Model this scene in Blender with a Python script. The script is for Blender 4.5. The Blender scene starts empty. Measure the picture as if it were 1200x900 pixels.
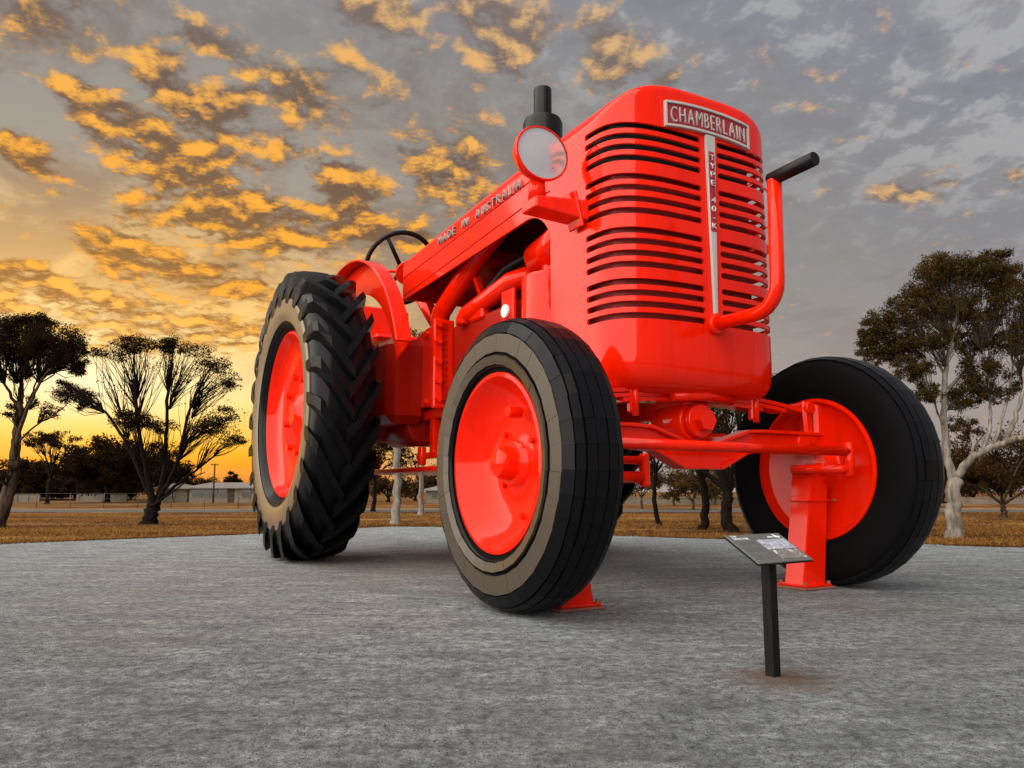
import bpy, bmesh, math, random
import numpy as np
from mathutils import Vector, Matrix

SC = bpy.context.scene
COL = SC.collection
R = math.radians
PI = math.pi

# ------------------------------------------------------------------ camera
FPX, PITCH, EYE = 929.70, 0.13458, 1.6          # focal length in photo pixels (1200 wide), tilt, eye height
cd = bpy.data.cameras.new('camera')
cam = bpy.data.objects.new('camera', cd)
COL.objects.link(cam)
cd.sensor_width = 36.0
cd.lens = FPX / 1200 * 36
cd.clip_start, cd.clip_end = 0.1, 5000
cam.location = (0, 0, EYE)
cam.rotation_euler = (PI / 2 + PITCH, 0, 0)
SC.camera = cam


def ray(px, py):
    a, b = (px - 600) / FPX, (450 - py) / FPX
    c, s = math.cos(PITCH), math.sin(PITCH)
    return Vector((a, c - b * s, s + b * c))


def ground(px, py, z=0.0):
    d = ray(px, py)
    t = (z - EYE) / d.z
    return Vector((d.x * t, d.y * t, z))


def at_depth(px, py, y):
    d = ray(px, py)
    t = y / d.y
    return Vector((d.x * t, y, EYE + d.z * t))


def angles(px, py):
    d = ray(px, py).normalized()
    return math.degrees(math.atan2(d.x, d.y)), math.degrees(math.asin(d.z))


# ------------------------------------------------------------------ sky (world)
SUN_AZ, SUN_EL = -29.5, 5.0                      # glow of the setting sun behind the trees on the left
LAMP_AZ, LAMP_EL = -126.0, 26.0
EXPOSURE = 0.75

world = bpy.data.worlds.new('World')
SC.world = world
world.use_nodes = True
WT = world.node_tree
WT.nodes.clear()


class X:
    """a scalar socket of the world tree with arithmetic"""
    def __init__(s, sock):
        s.s = sock

    @staticmethod
    def op(kind, *args, clamp=False):
        n = WT.nodes.new('ShaderNodeMath')
        n.operation = kind
        n.use_clamp = clamp
        for i, a in enumerate(args):
            if isinstance(a, X):
                WT.links.new(a.s, n.inputs[i])
            else:
                n.inputs[i].default_value = a
        return X(n.outputs[0])

    def __add__(s, o): return X.op('ADD', s, o)
    def __radd__(s, o): return X.op('ADD', o, s)
    def __sub__(s, o): return X.op('SUBTRACT', s, o)
    def __rsub__(s, o): return X.op('SUBTRACT', o, s)
    def __mul__(s, o): return X.op('MULTIPLY', s, o)
    def __rmul__(s, o): return X.op('MULTIPLY', o, s)
    def __truediv__(s, o): return X.op('DIVIDE', s, o)
    def __rtruediv__(s, o): return X.op('DIVIDE', o, s)


def wn(kind, **kw):
    n = WT.nodes.new(kind)
    for k, v in kw.items():
        setattr(n, k, v)
    return n


def smooth(x, a, b, lo=0.0, hi=1.0):
    n = wn('ShaderNodeMapRange', interpolation_type='SMOOTHSTEP')
    WT.links.new(x.s, n.inputs[0])
    for i, v in enumerate((a, b, lo, hi)):
        n.inputs[1 + i].default_value = v
    return X(n.outputs[0])


def wramp(x, stops):
    n = wn('ShaderNodeValToRGB')
    el = n.color_ramp.elements
    while len(el) < len(stops):
        el.new(0.5)
    for e, (p, c) in zip(el, stops):
        e.position = p
        e.color = (*c, 1)
    WT.links.new(x.s, n.inputs[0])
    return n.outputs[0]


def wmix(f, a, b, mode='MIX'):
    n = wn('ShaderNodeMix', data_type='RGBA', blend_type=mode)
    for i, v in ((0, f), (6, a), (7, b)):
        if isinstance(v, X):
            WT.links.new(v.s, n.inputs[i])
        elif isinstance(v, bpy.types.NodeSocket):
            WT.links.new(v, n.inputs[i])
        else:
            n.inputs[i].default_value = v if i == 0 else (*v, 1)
    return n.outputs[2]


def vec(x, y, z=0.0):
    n = wn('ShaderNodeCombineXYZ')
    for i, v in enumerate((x, y, z)):
        if isinstance(v, X):
            WT.links.new(v.s, n.inputs[i])
        else:
            n.inputs[i].default_value = v
    return n.outputs[0]


def wnoise(v, scale, detail=6, rough=0.6, dist=0.0):
    n = wn('ShaderNodeTexNoise', noise_dimensions='2D')
    WT.links.new(v, n.inputs['Vector'])
    n.inputs['Scale'].default_value = scale
    n.inputs['Detail'].default_value = detail
    n.inputs['Roughness'].default_value = rough
    n.inputs['Distortion'].default_value = dist
    return X(n.outputs['Fac'])


def build_sky():
    tc = wn('ShaderNodeTexCoord')
    sep = wn('ShaderNodeSeparateXYZ')
    WT.links.new(tc.outputs['Generated'], sep.inputs[0])
    x, y, z = (X(sep.outputs[i]) for i in range(3))
    sd = Vector((math.sin(R(SUN_AZ)) * math.cos(R(SUN_EL)), math.cos(R(SUN_AZ)) * math.cos(R(SUN_EL)), math.sin(R(SUN_EL))))
    dot = x * sd.x + y * sd.y + z * sd.z
    ang = X.op('ARCCOSINE', X.op('MINIMUM', dot, 0.99999)) * (180 / PI)
    az = X.op('ARCTAN2', x, y) * (180 / PI)
    el = X.op('ARCSINE', z) * (180 / PI)
    # clear air between the clouds, by distance from the glow (flattened along the horizon)
    da = (az - SUN_AZ) * 0.75
    de = (el - SUN_EL) * 1.6
    glow = X.op('MINIMUM', X.op('SQRT', da * da + de * de), 90.0)
    a1 = glow * (1 / 90)
    base = wramp(a1, [(0.0, (1.0, .95, .74)), (0.065, (1.0, .84, .44)), (0.14, (1.0, .61, .19)), (0.21, (.74, .46, .18)),
                      (0.29, (.36, .32, .27)), (0.45, (.285, .270, .255)), (0.62, (.245, .248, .285)), (1.0, (.26, .262, .305))])
    # band of deep yellow and orange along the horizon near the sun
    saz = 1.0 - smooth(X.op('ABSOLUTE', az - SUN_AZ), 12, 40)
    band = wramp(el * (1 / 12), [(0.0, (.60, .11, .002)), (0.12, (.82, .26, .003)), (0.28, (.95, .48, .006)), (0.50, (1.0, .66, .06)), (1.0, (.9, .7, .4))])
    bw = (1.0 - smooth(el, 2.5, 8.0)) * saz
    base = wmix(bw, base, band)
    # pale warm haze on the horizon elsewhere
    hz = (1.0 - smooth(el, 1, 17)) * (1.0 - saz)
    base = wmix(hz * 0.8, base, (.42, .335, .30))
    # coordinates on a flat cloud deck
    k = 1.0 / (X.op('MAXIMUM', z, 0.0) + 0.16)
    qx, qy = x * k, y * k
    q = vec(qx, qy)
    q2 = vec(qx * 0.968, qy * 0.968)
    wisp = wnoise(vec(qx * 1.0 + qy * 0.55, qy * 0.8 - qx * 0.35), 2.6, 6, .66, .35)
    n1 = wnoise(q, 9.6, 7, .64, .10)
    n2 = wnoise(q2, 9.6, 4, .60, .10)
    n3 = wnoise(q, 9.6, 4, .60, .10)
    low = wnoise(q, 0.9, 2, .5)
    # grey and brown veils
    veil = smooth(wisp + (low - 0.5) * 0.35, .40, .62)
    vcol = wramp(a1, [(0.0, (.95, .65, .3)), (.15, (.60, .34, .13)), (.25, (.30, .205, .135)), (.36, (.215, .165, .135)), (.5, (.20, .172, .160)), (.62, (.36, .355, .36)), (1.0, (.40, .40, .42))])
    base = wmix(veil * (0.78 - 0.35 * smooth(az, -5, 18)) * (0.25 + 0.75 * smooth(el, 5, 17)), base, vcol)
    # fine pale mottling in the part of the sky away from the sun
    n4 = wnoise(vec(qx, qy * 0.9), 13.0, 5, .62, .15)
    mott = smooth(n4 + (wisp - 0.5) * 0.8, .47, .66) * smooth(glow, 34, 54)
    base = wmix(mott * 0.70 * smooth(el, 9, 22), base, (.43, .43, .43))
    dk = smooth(0.5 - (n4 - 0.5) * 1.2 - (wisp - 0.5), .55, .80) * smooth(glow, 30, 45) * smooth(el, 4, 14)
    base = wmix(dk * 0.28 * smooth(el, 10, 24), base, (.18, .175, .20))
    # cumulus: where clumps stand, by azimuth and elevation
    spots = [  # photo px, py, radius along, radius across, slope degrees (down to the right), weight
        (155, 165, 130, 44, 22, 1.15), (30, 183, 68, 36, 22, 1.15), (262, 140, 56, 62, 30, .9), (345, 108, 100, 38, 24, 1.05),
        (55, 25, 85, 42, 10, 1.0), (285, 262, 185, 50, 6, 1.15), (135, 283, 100, 34, 10, 1.1), (410, 226, 66, 50, 30, 1.1),
        (520, 196, 95, 70, 5, 1.1), (45, 325, 100, 28, 10, 1.1), (245, 48, 55, 26, 20, .9), (600, 40, 65, 60, 0, 1.0),
        (715, 62, 55, 58, 0, 1.0), (450, 8, 66, 34, 0, 1.0), (550, 12, 48, 44, 0, 1.0), (470, 280, 95, 24, 5, .95),
        (1065, 226, 92, 40, -6, 1.0), (1192, 208, 42, 24, 0, .9), (95, 358, 280, 40, 4, 1.0), (240, 328, 190, 36, 4, 1.0),
        (220, 390, 260, 40, 2, .85), (40, 405, 220, 34, 0, .8), (780, 98, 26, 18, 0, .9), (150, 300, 60, 20, 8, .9),
        (170, 60, 170, 44, 30, .55), (250, 200, 130, 44, 25, .5), (90, 100, 140, 44, 25, .5), (930, 120, 260, 90, 10, .22), (205, 120, 60, 30, 25, .6), (330, 170, 60, 34, 20, .6), (260, 170, 520, 300, 12, .30), (640, 60, 220, 110, 10, .30), (430, 60, 160, 70, 20, .35),
    ]
    pos = vec(az, el)
    E = None
    for (px, py, rx, ry, rot, w) in spots:
        a0, e0 = angles(px, py)
        a1_, e1_ = angles(px + 10, py)
        sx = math.hypot(a1_ - a0, 0) / 10
        m = wn('ShaderNodeMapping', vector_type='TEXTURE')
        WT.links.new(pos, m.inputs[0])
        m.inputs[1].default_value = (a0, e0, 0)
        m.inputs[2].default_value = (0, 0, R(-rot))
        m.inputs[3].default_value = (rx * sx, ry * sx, 1)
        g = wn('ShaderNodeTexGradient', gradient_type='SPHERICAL')
        WT.links.new(m.outputs[0], g.inputs[0])
        t = X(g.outputs[1]) * w
        E = t if E is None else E + t
    E = X.op('MINIMUM', E, 0.95 - 0.20 * (1.0 - smooth(el, 10, 16)))
    # outside the frame the same kind of broken cloud goes on
    field = smooth(low, .44, .64) * smooth(X.op('ABSOLUTE', az), 34, 44)
    dens = n1 * 1.25 + E * 0.52 + field * 0.22 - 0.23
    cover = smooth(dens, .56, .86)
    fine = wnoise(q, 19.0, 4, .68, .1)
    lit = smooth((n3 - n2) * 2.6 + 0.34 + (fine - 0.5) * 1.7, .08, 1.0)
    litc = wramp(a1, [(0.0, (1.0, .70, .20)), (.17, (1.0, .40, .018)), (.30, (1.0, .43, .032)), (.42, (.94, .46, .09)), (.55, (.72, .44, .20)), (.75, (.62, .44, .32)), (1.0, (.45, .43, .42))])
    shc = wramp(a1, [(0.0, (.50, .20, .012)), (.12, (.30, .105, .010)), (.22, (.20, .088, .027)), (.36, (.15, .092, .062)), (.5, (.185, .14, .12)), (.75, (.28, .225, .21)), (1.0, (.28, .26, .27))])
    col = wmix(cover * 0.96, base, wmix(lit, shc, litc))
    # the physical sky adds its own scattered light
    sky = wn('ShaderNodeTexSky', sky_type='NISHITA')
    sky.sun_disc = False
    sky.sun_elevation = R(SUN_EL)
    sky.sun_rotation = R(SUN_AZ)
    sky.air_density, sky.dust_density = 1.0, 2.0
    bg1, bg2, add, out = wn('ShaderNodeBackground'), wn('ShaderNodeBackground'), wn('ShaderNodeAddShader'), wn('ShaderNodeOutputWorld')
    WT.links.new(col, bg1.inputs[0])
    bg1.inputs[1].default_value = 1.0 / 2 ** EXPOSURE
    WT.links.new(sky.outputs[0], bg2.inputs[0])
    bg2.inputs[1].default_value = 0.05 * 0.06
    WT.links.new(bg1.outputs[0], add.inputs[0])
    WT.links.new(bg2.outputs[0], add.inputs[1])
    WT.links.new(add.outputs[0], out.inputs[0])
    world.cycles.sampling_method = 'MANUAL'
    world.cycles.sample_map_resolution = 512


build_sky()

# ------------------------------------------------------------------ fill lamp and exposure
sl = bpy.data.lights.new('fill_lamp', 'SUN')
fill_lamp = bpy.data.objects.new('fill_lamp', sl)
COL.objects.link(fill_lamp)
sl.energy, sl.angle, sl.color = 4.4, R(122), (1.0, .93, .80)  # wide fill added to brighten the tractor, away from the setting sun
ld = Vector((math.sin(R(LAMP_AZ)) * math.cos(R(LAMP_EL)), math.cos(R(LAMP_AZ)) * math.cos(R(LAMP_EL)), math.sin(R(LAMP_EL))))
fill_lamp.rotation_euler = ld.to_track_quat('Z', 'Y').to_euler()
SC.view_settings.view_transform = 'Standard'
SC.view_settings.look = 'None'
SC.view_settings.exposure = EXPOSURE
SC.view_settings.gamma = 1.0
SC.view_settings.use_curve_mapping = False
SC.render.film_transparent = False
SC.cycles.denoising_prefilter = 'NONE'
SC.cycles.max_bounces = 5
SC.cycles.diffuse_bounces = 2
SC.cycles.glossy_bounces = 3
SC.cycles.transmission_bounces = 1


# ------------------------------------------------------------------ materials
def new_mat(name):
    m = bpy.data.materials.new(name)
    m.use_nodes = True
    nt = m.node_tree
    b = nt.nodes['Principled BSDF']
    return m, nt, b


def nd(nt, kind, **kw):
    n = nt.nodes.new(kind)
    for k, v in kw.items():
        setattr(n, k, v)
    return n


def nnoise(nt, scale, detail=5, rough=.55, coord=None, dist=0.0):
    n = nd(nt, 'ShaderNodeTexNoise')
    n.inputs['Scale'].default_value = scale
    n.inputs['Detail'].default_value = detail
    n.inputs['Roughness'].default_value = rough
    n.inputs['Distortion'].default_value = dist
    if coord is not None:
        nt.links.new(coord, n.inputs['Vector'])
    return n.outputs['Fac']


def nramp(nt, fac, stops):
    n = nd(nt, 'ShaderNodeValToRGB')
    el = n.color_ramp.elements
    while len(el) < len(stops):
        el.new(.5)
    for e, (p, c) in zip(el, stops):
        e.position = p
        e.color = (*c, 1) if len(c) == 3 else c
    nt.links.new(fac, n.inputs[0])
    return n.outputs[0]


def nmix(nt, f, a, b, mode='MIX'):
    n = nd(nt, 'ShaderNodeMix', data_type='RGBA', blend_type=mode)
    for i, v in ((0, f), (6, a), (7, b)):
        if isinstance(v, bpy.types.NodeSocket):
            nt.links.new(v, n.inputs[i])
        else:
            n.inputs[i].default_value = v if i == 0 else (*v, 1)
    return n.outputs[2]


def nbump(nt, b, h, strength, dist):
    n = nd(nt, 'ShaderNodeBump')
    n.inputs['Strength'].default_value = strength
    n.inputs['Distance'].default_value = dist
    nt.links.new(h, n.inputs['Height'])
    nt.links.new(n.outputs[0], b.inputs['Normal'])


def objcoord(nt):
    return nd(nt, 'ShaderNodeTexCoord').outputs['Object']


def geopos(nt):
    return nd(nt, 'ShaderNodeNewGeometry').outputs['Position']


def paint(name, col, rough=.3, coat=1.0, coat_rough=.06, wave=.25, wear=0.12, wear_col=(.55, .012, .002), coat_ior=1.5, spec=.5):
    m, nt, b = new_mat(name)
    p = geopos(nt)
    n1 = nnoise(nt, 1.1, 4, .6, p)
    n2 = nnoise(nt, 9.0, 5, .65, p)
    dark = tuple(c * .86 for c in col)
    c = nmix(nt, n1, dark, col)
    c = nmix(nt, nramp(nt, n2, [(.62, (0, 0, 0)), (.85, (wear,) * 3)]), c, wear_col)
    sm = nd(nt, 'ShaderNodeMapping')
    sm.inputs['Scale'].default_value = (3.0, 3.0, .35)
    nt.links.new(p, sm.inputs[0])
    n5 = nnoise(nt, 1.6, 5, .7, sm.outputs[0])
    c = nmix(nt, nramp(nt, n5, [(.50, (0,) * 3), (.75, (.45,) * 3)]), c, tuple(v * .55 for v in col))
    nt.links.new(c, b.inputs['Base Color'])
    nt.links.new(nramp(nt, n2, [(.3, (rough,) * 3), (.8, (min(rough + .18, 1),) * 3)]), b.inputs['Roughness'])
    b.inputs['Coat Weight'].default_value = coat
    b.inputs['Coat IOR'].default_value = coat_ior
    b.inputs['Specular IOR Level'].default_value = spec
    nt.links.new(nramp(nt, n1, [(.3, (coat_rough,) * 3), (.75, (coat_rough + .1,) * 3)]), b.inputs['Coat Roughness'])
    nbump(nt, b, nnoise(nt, 1.3, 3, .45, p), wave, .03)
    return m


M = {}
M['red'] = paint('red_paint', (.90, .014, .0002), coat=.75, coat_rough=.035, coat_ior=1.40, spec=.02, wave=.5)
M['red_wheel'] = paint('wheel_red_paint', (.86, .013, .0002), rough=.38, coat=.6, coat_rough=.05, coat_ior=1.4, spec=.02)
M['red_shaded'] = paint('shaded_red_paint', (.34, .006, .0005), rough=.42, coat=.4, coat_rough=.2, spec=.1)  # the tractor red darkened, shade painted into the engine and gearbox parts
M['red_core'] = paint('radiator_red_paint', (.20, .003, .001), rough=.6, coat=0.0)
M['black'] = paint('black_paint', (.004, .004, .005), rough=.40, coat=.12, coat_rough=.15, wear=.25, wear_col=(.06, .055, .05), spec=.2)
M['tyre'] = paint('tyre_black_sheet', (.005, .005, .0065), rough=.30, coat=.16, coat_rough=.08, wave=.10, wear=.30, wear_col=(.03, .025, .02), spec=.06)
M['tyre_matte'] = paint('tyre_black_matte', (.004, .004, .005), rough=.75, coat=0, wave=.1, wear=.2, wear_col=(.02, .018, .015), spec=.08)
M['tyre_wall'] = paint('dusty_glow_tyre_wall', (.050, .036, .023), rough=.34, coat=.3, coat_rough=.16, wave=.10, wear=.5, wear_col=(.12, .085, .052), spec=.4)  # tan mixes dust with the sunset reflection painted into the colour
M['tyre_wall_rear'] = paint('dusty_glow_rear_tyre_wall', (.15, .102, .055), rough=.34, coat=.35, coat_rough=.14, wave=.10, wear=.5, wear_col=(.24, .165, .09), spec=.4)  # dust tan brightened further, warm sunset glow painted in
M['silver'] = paint('silver_trim', (.50, .50, .49), rough=.35, coat=.2, wear=.1, wear_col=(.3, .3, .3))
M['white_letter'] = paint('letter_white', (.78, .78, .75), rough=.5, coat=0, wear=.2, wear_col=(.4, .38, .35))
M['letter_grey'] = paint('letter_grey', (.34, .33, .31), rough=.5, coat=0, wear=.3, wear_col=(.1, .09, .08), spec=.3)
M['maroon'] = paint('badge_maroon', (.36, .010, .028), rough=.4, coat=.3)
M['void'] = paint('black_interior', (.006, .006, .007), rough=.8, coat=0, wear=0)
M['steel'] = paint('bolt_steel', (.30, .10, .06), rough=.5, coat=0, wear=.6, wear_col=(.12, .06, .03))


def mat_lens():
    m, nt, b = new_mat('lamp_lens')
    p = objcoord(nt)
    b.inputs['Base Color'].default_value = (.62, .63, .66, 1)
    b.inputs['Metallic'].default_value = .45
    b.inputs['Roughness'].default_value = .16
    b.inputs['Coat Weight'].default_value = 1
    nbump(nt, b, nnoise(nt, 3, 2, .5, p), .15, .02)
    return m


M['lens'] = mat_lens()


def mat_gravel():
    m, nt, b = new_mat('grey_gravel')
    p = geopos(nt)
    mp = nd(nt, 'ShaderNodeMapping')
    mp.inputs['Scale'].default_value = (.45, 1.0, 1)
    nt.links.new(p, mp.inputs[0])
    streak = nnoise(nt, 2.4, 6, .68, mp.outputs[0], .6)
    big = nnoise(nt, .28, 4, .55, p)
    fine = nnoise(nt, 75, 4, .75, p)
    grit = nnoise(nt, 26, 5, .75, p)
    c = nramp(nt, streak, [(.30, (.205, .225, .246)), (.45, (.305, .332, .356)), (.58, (.395, .426, .452)), (.70, (.57, .605, .634))])
    grain = nnoise(nt, 9.0, 10, .92, p)
    c = nmix(nt, 1.0, c, nramp(nt, grain, [(.40, (.25,) * 3), (.50, (1.0,) * 3), (.60, (1.95,) * 3)]), 'MULTIPLY')
    c = nmix(nt, nramp(nt, fine, [(.30, (.7,) * 3), (.52, (0,) * 3)]), c, (.045, .045, .047))
    c = nmix(nt, nramp(nt, grit, [(.60, (0,) * 3), (.78, (.6,) * 3)]), c, (.28, .275, .265))
    # sandy patches: worn into the pad and heaped round the sign foot
    warm = nramp(nt, big, [(.52, (0,) * 3), (.72, (.38,) * 3)])
    c = nmix(nt, warm, c, (.25, .21, .165))
    sb = ground(908, 795)
    d = nd(nt, 'ShaderNodeVectorMath', operation='DISTANCE')
    nt.links.new(p, d.inputs[0])
    d.inputs[1].default_value = (sb.x + .06, sb.y, 0)
    dd = nd(nt, 'ShaderNodeMath', operation='MULTIPLY_ADD')
    nt.links.new(nnoise(nt, 5, 4, .7, p), dd.inputs[0])
    dd.inputs[1].default_value = .55
    nt.links.new(d.outputs['Value'], dd.inputs[2])
    c = nmix(nt, nramp(nt, dd.outputs[0], [(.45, (.85,) * 3), (.85, (0,) * 3)]), c, (.20, .125, .082))
    # gravel turns browner and darker round a spot under the tractor
    tr = nd(nt, 'ShaderNodeVectorMath', operation='DISTANCE')
    nt.links.new(p, tr.inputs[0])
    tr.inputs[1].default_value = (-.2, 18.4, 0)
    te = nd(nt, 'ShaderNodeMath', operation='MULTIPLY_ADD')
    nt.links.new(nnoise(nt, .9, 5, .6, p), te.inputs[0])
    te.inputs[1].default_value = 6.0
    nt.links.new(tr.outputs['Value'], te.inputs[2])
    te2 = nd(nt, 'ShaderNodeMath', operation='MULTIPLY')
    nt.links.new(te.outputs[0], te2.inputs[0])
    te2.inputs[1].default_value = .1
    c = nmix(nt, nramp(nt, te2.outputs[0], [(.45, (.55,) * 3), (.95, (0,) * 3)]), c, (.18, .135, .10))
    nt.links.new(c, b.inputs['Base Color'])
    b.inputs['Roughness'].default_value = .95
    b.inputs['Specular IOR Level'].default_value = .2
    nbump(nt, b, grain, 1.0, .10)
    return m


def mat_soil():
    m, nt, b = new_mat('dry_grass_soil')
    p = geopos(nt)
    mp = nd(nt, 'ShaderNodeMapping')
    mp.inputs['Scale'].default_value = (.30, 1.0, 1)
    nt.links.new(p, mp.inputs[0])
    n1 = nnoise(nt, .28, 6, .65, mp.outputs[0], .4)
    n2 = nnoise(nt, 2.6, 6, .7, mp.outputs[0])
    c = nramp(nt, n1, [(.38, (.045, .014, .005)), (.46, (.13, .046, .013)), (.53, (.23, .105, .028)), (.63, (.38, .22, .070))])
    c = nmix(nt, nramp(nt, n2, [(.36, (.85,) * 3), (.58, (0,) * 3)]), c, (.035, .015, .006))
    nt.links.new(c, b.inputs['Base Color'])
    b.inputs['Roughness'].default_value = 1
    b.inputs['Specular IOR Level'].default_value = .1
    nbump(nt, b, n2, .8, .12)
    return m


def mat_simple(name, col, rough=.8, var=.35, scale=3.0, bump=.3, bd=.02, spec=.3, stretch=None, col2=None):
    m, nt, b = new_mat(name)
    p = geopos(nt)
    if stretch:
        mp = nd(nt, 'ShaderNodeMapping')
        mp.inputs['Scale'].default_value = stretch
        nt.links.new(p, mp.inputs[0])
        p = mp.outputs[0]
    n = nnoise(nt, scale, 6, .65, p)
    c2 = col2 or tuple(v * (1 - var) for v in col)
    nt.links.new(nramp(nt, n, [(.35, c2), (.62, col)]), b.inputs['Base Color'])
    b.inputs['Roughness'].default_value = rough
    b.inputs['Specular IOR Level'].default_value = spec
    if bump:
        nbump(nt, b, n, bump, bd)
    return m


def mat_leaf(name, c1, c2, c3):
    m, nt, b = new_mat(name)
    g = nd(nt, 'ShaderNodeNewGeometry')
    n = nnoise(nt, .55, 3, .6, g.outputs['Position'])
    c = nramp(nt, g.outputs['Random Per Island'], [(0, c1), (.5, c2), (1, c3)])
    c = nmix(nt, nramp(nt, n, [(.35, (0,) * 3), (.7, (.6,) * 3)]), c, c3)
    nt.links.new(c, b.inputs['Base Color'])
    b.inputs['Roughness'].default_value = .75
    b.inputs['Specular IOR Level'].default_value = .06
    tr = nd(nt, 'ShaderNodeBsdfTranslucent')
    nt.links.new(c, tr.inputs[0])
    mx = nd(nt, 'ShaderNodeMixShader')
    mx.inputs[0].default_value = .35
    nt.links.new(b.outputs[0], mx.inputs[1])
    nt.links.new(tr.outputs[0], mx.inputs[2])
    nt.links.new(mx.outputs[0], nt.nodes['Material Output'].inputs[0])
    return m


M['gravel'] = mat_gravel()
M['soil'] = mat_soil()
M['asphalt'] = mat_simple('asphalt', (.105, .10, .096), .9, .3, 1.2, .2, .02, .2)
M['sandpath'] = mat_simple('pale_verge', (.24, .19, .13), .95, .3, .5, .3, .03, .1, (.2, 1, 1))
M['leaf_dark'] = mat_leaf('leaf_dark', (.008, .005, .0025), (.016, .009, .0035), (.032, .015, .004))  # leaf colour darkened to stand in for backlit silhouettes
M['leaf_olive'] = mat_leaf('leaf_olive', (.014, .011, .004), (.040, .028, .008), (.095, .052, .012))
M['leaf_brown'] = mat_leaf('leaf_brown', (.016, .010, .004), (.034, .019, .006), (.066, .030, .007))
M['bark_white'] = mat_simple('bark_white', (.27, .245, .215), .85, .5, 1.6, .5, .03, .2, (3, 3, .6), (.09, .066, .05))
M['bark_dark'] = mat_simple('bark_dark', (.013, .009, .007), .95, .5, 3, .6, .04, .1, (3, 3, .6))
M['bark_mid'] = mat_simple('bark_mid', (.09, .062, .043), .95, .6, 2, .6, .03, .1, (3, 3, .6), (.025, .016, .011))
M['straw'] = mat_leaf('straw', (.11, .042, .011), (.24, .105, .026), (.38, .205, .058))
M['litter'] = mat_leaf('leaf_litter', (.03, .011, .005), (.09, .030, .010), (.17, .07, .022))
M['stone'] = mat_leaf('gravel_stone', (.03, .032, .034), (.13, .138, .145), (.24, .252, .262))
M['wall'] = mat_simple('house_wall', (.20, .165, .13), .9, .25, .8, .1, .01, .2)
M['roof'] = mat_simple('metal_roof', (.2, .18, .17), .5, .2, .5, .1, .01, .5)
M['glass'] = mat_simple('window_glass', (.03, .03, .035), .1, .3, .5, 0, 0, .6)
M['wood'] = mat_simple('grey_timber', (.07, .052, .038), .9, .4, 2, .4, .02, .1, (3, 3, .5))
M['wire'] = mat_simple('fence_wire', (.08, .065, .055), .6, .3, 2, 0, 0, .4)
M['post_black'] = mat_simple('sign_black_timber', (.004, .004, .004), .65, .45, 6, .5, .01, .15, (6, 6, .8), (.012, .011, .010))
M['panel'] = mat_simple('sign_panel_print', (.11, .107, .10), .30, .2, 5, 0, 0, .5)  # grey lightened to carry the sky reflected in the panel
M['panel_text'] = mat_simple('sign_print_white', (.85, .87, .92), .5, .1, 5, 0, 0, .4)
M['panel_grey'] = mat_simple('sign_print_grey', (.15, .147, .14), .5, .3, 30, 0, 0, .4)


def mat_photo(name, cols, scale):
    m, nt, b = new_mat(name)
    n = nnoise(nt, scale, 5, .7, objcoord(nt), .8)
    nt.links.new(nramp(nt, n, cols), b.inputs['Base Color'])
    b.inputs['Roughness'].default_value = .4
    return m


M['photo_a'] = mat_photo('print_photo_blue', [(.34, (.62, .64, .70)), (.46, (.16, .16, .24)), (.52, (.50, .52, .62)), (.62, (.10, .10, .15)), (.70, (.66, .67, .70))], 9)
M['photo_b'] = mat_photo('print_photo_pale', [(.34, (.74, .72, .68)), (.50, (.12, .10, .09)), (.58, (.24, .20, .17)), (.64, (.70, .69, .66))], 8)


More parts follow.
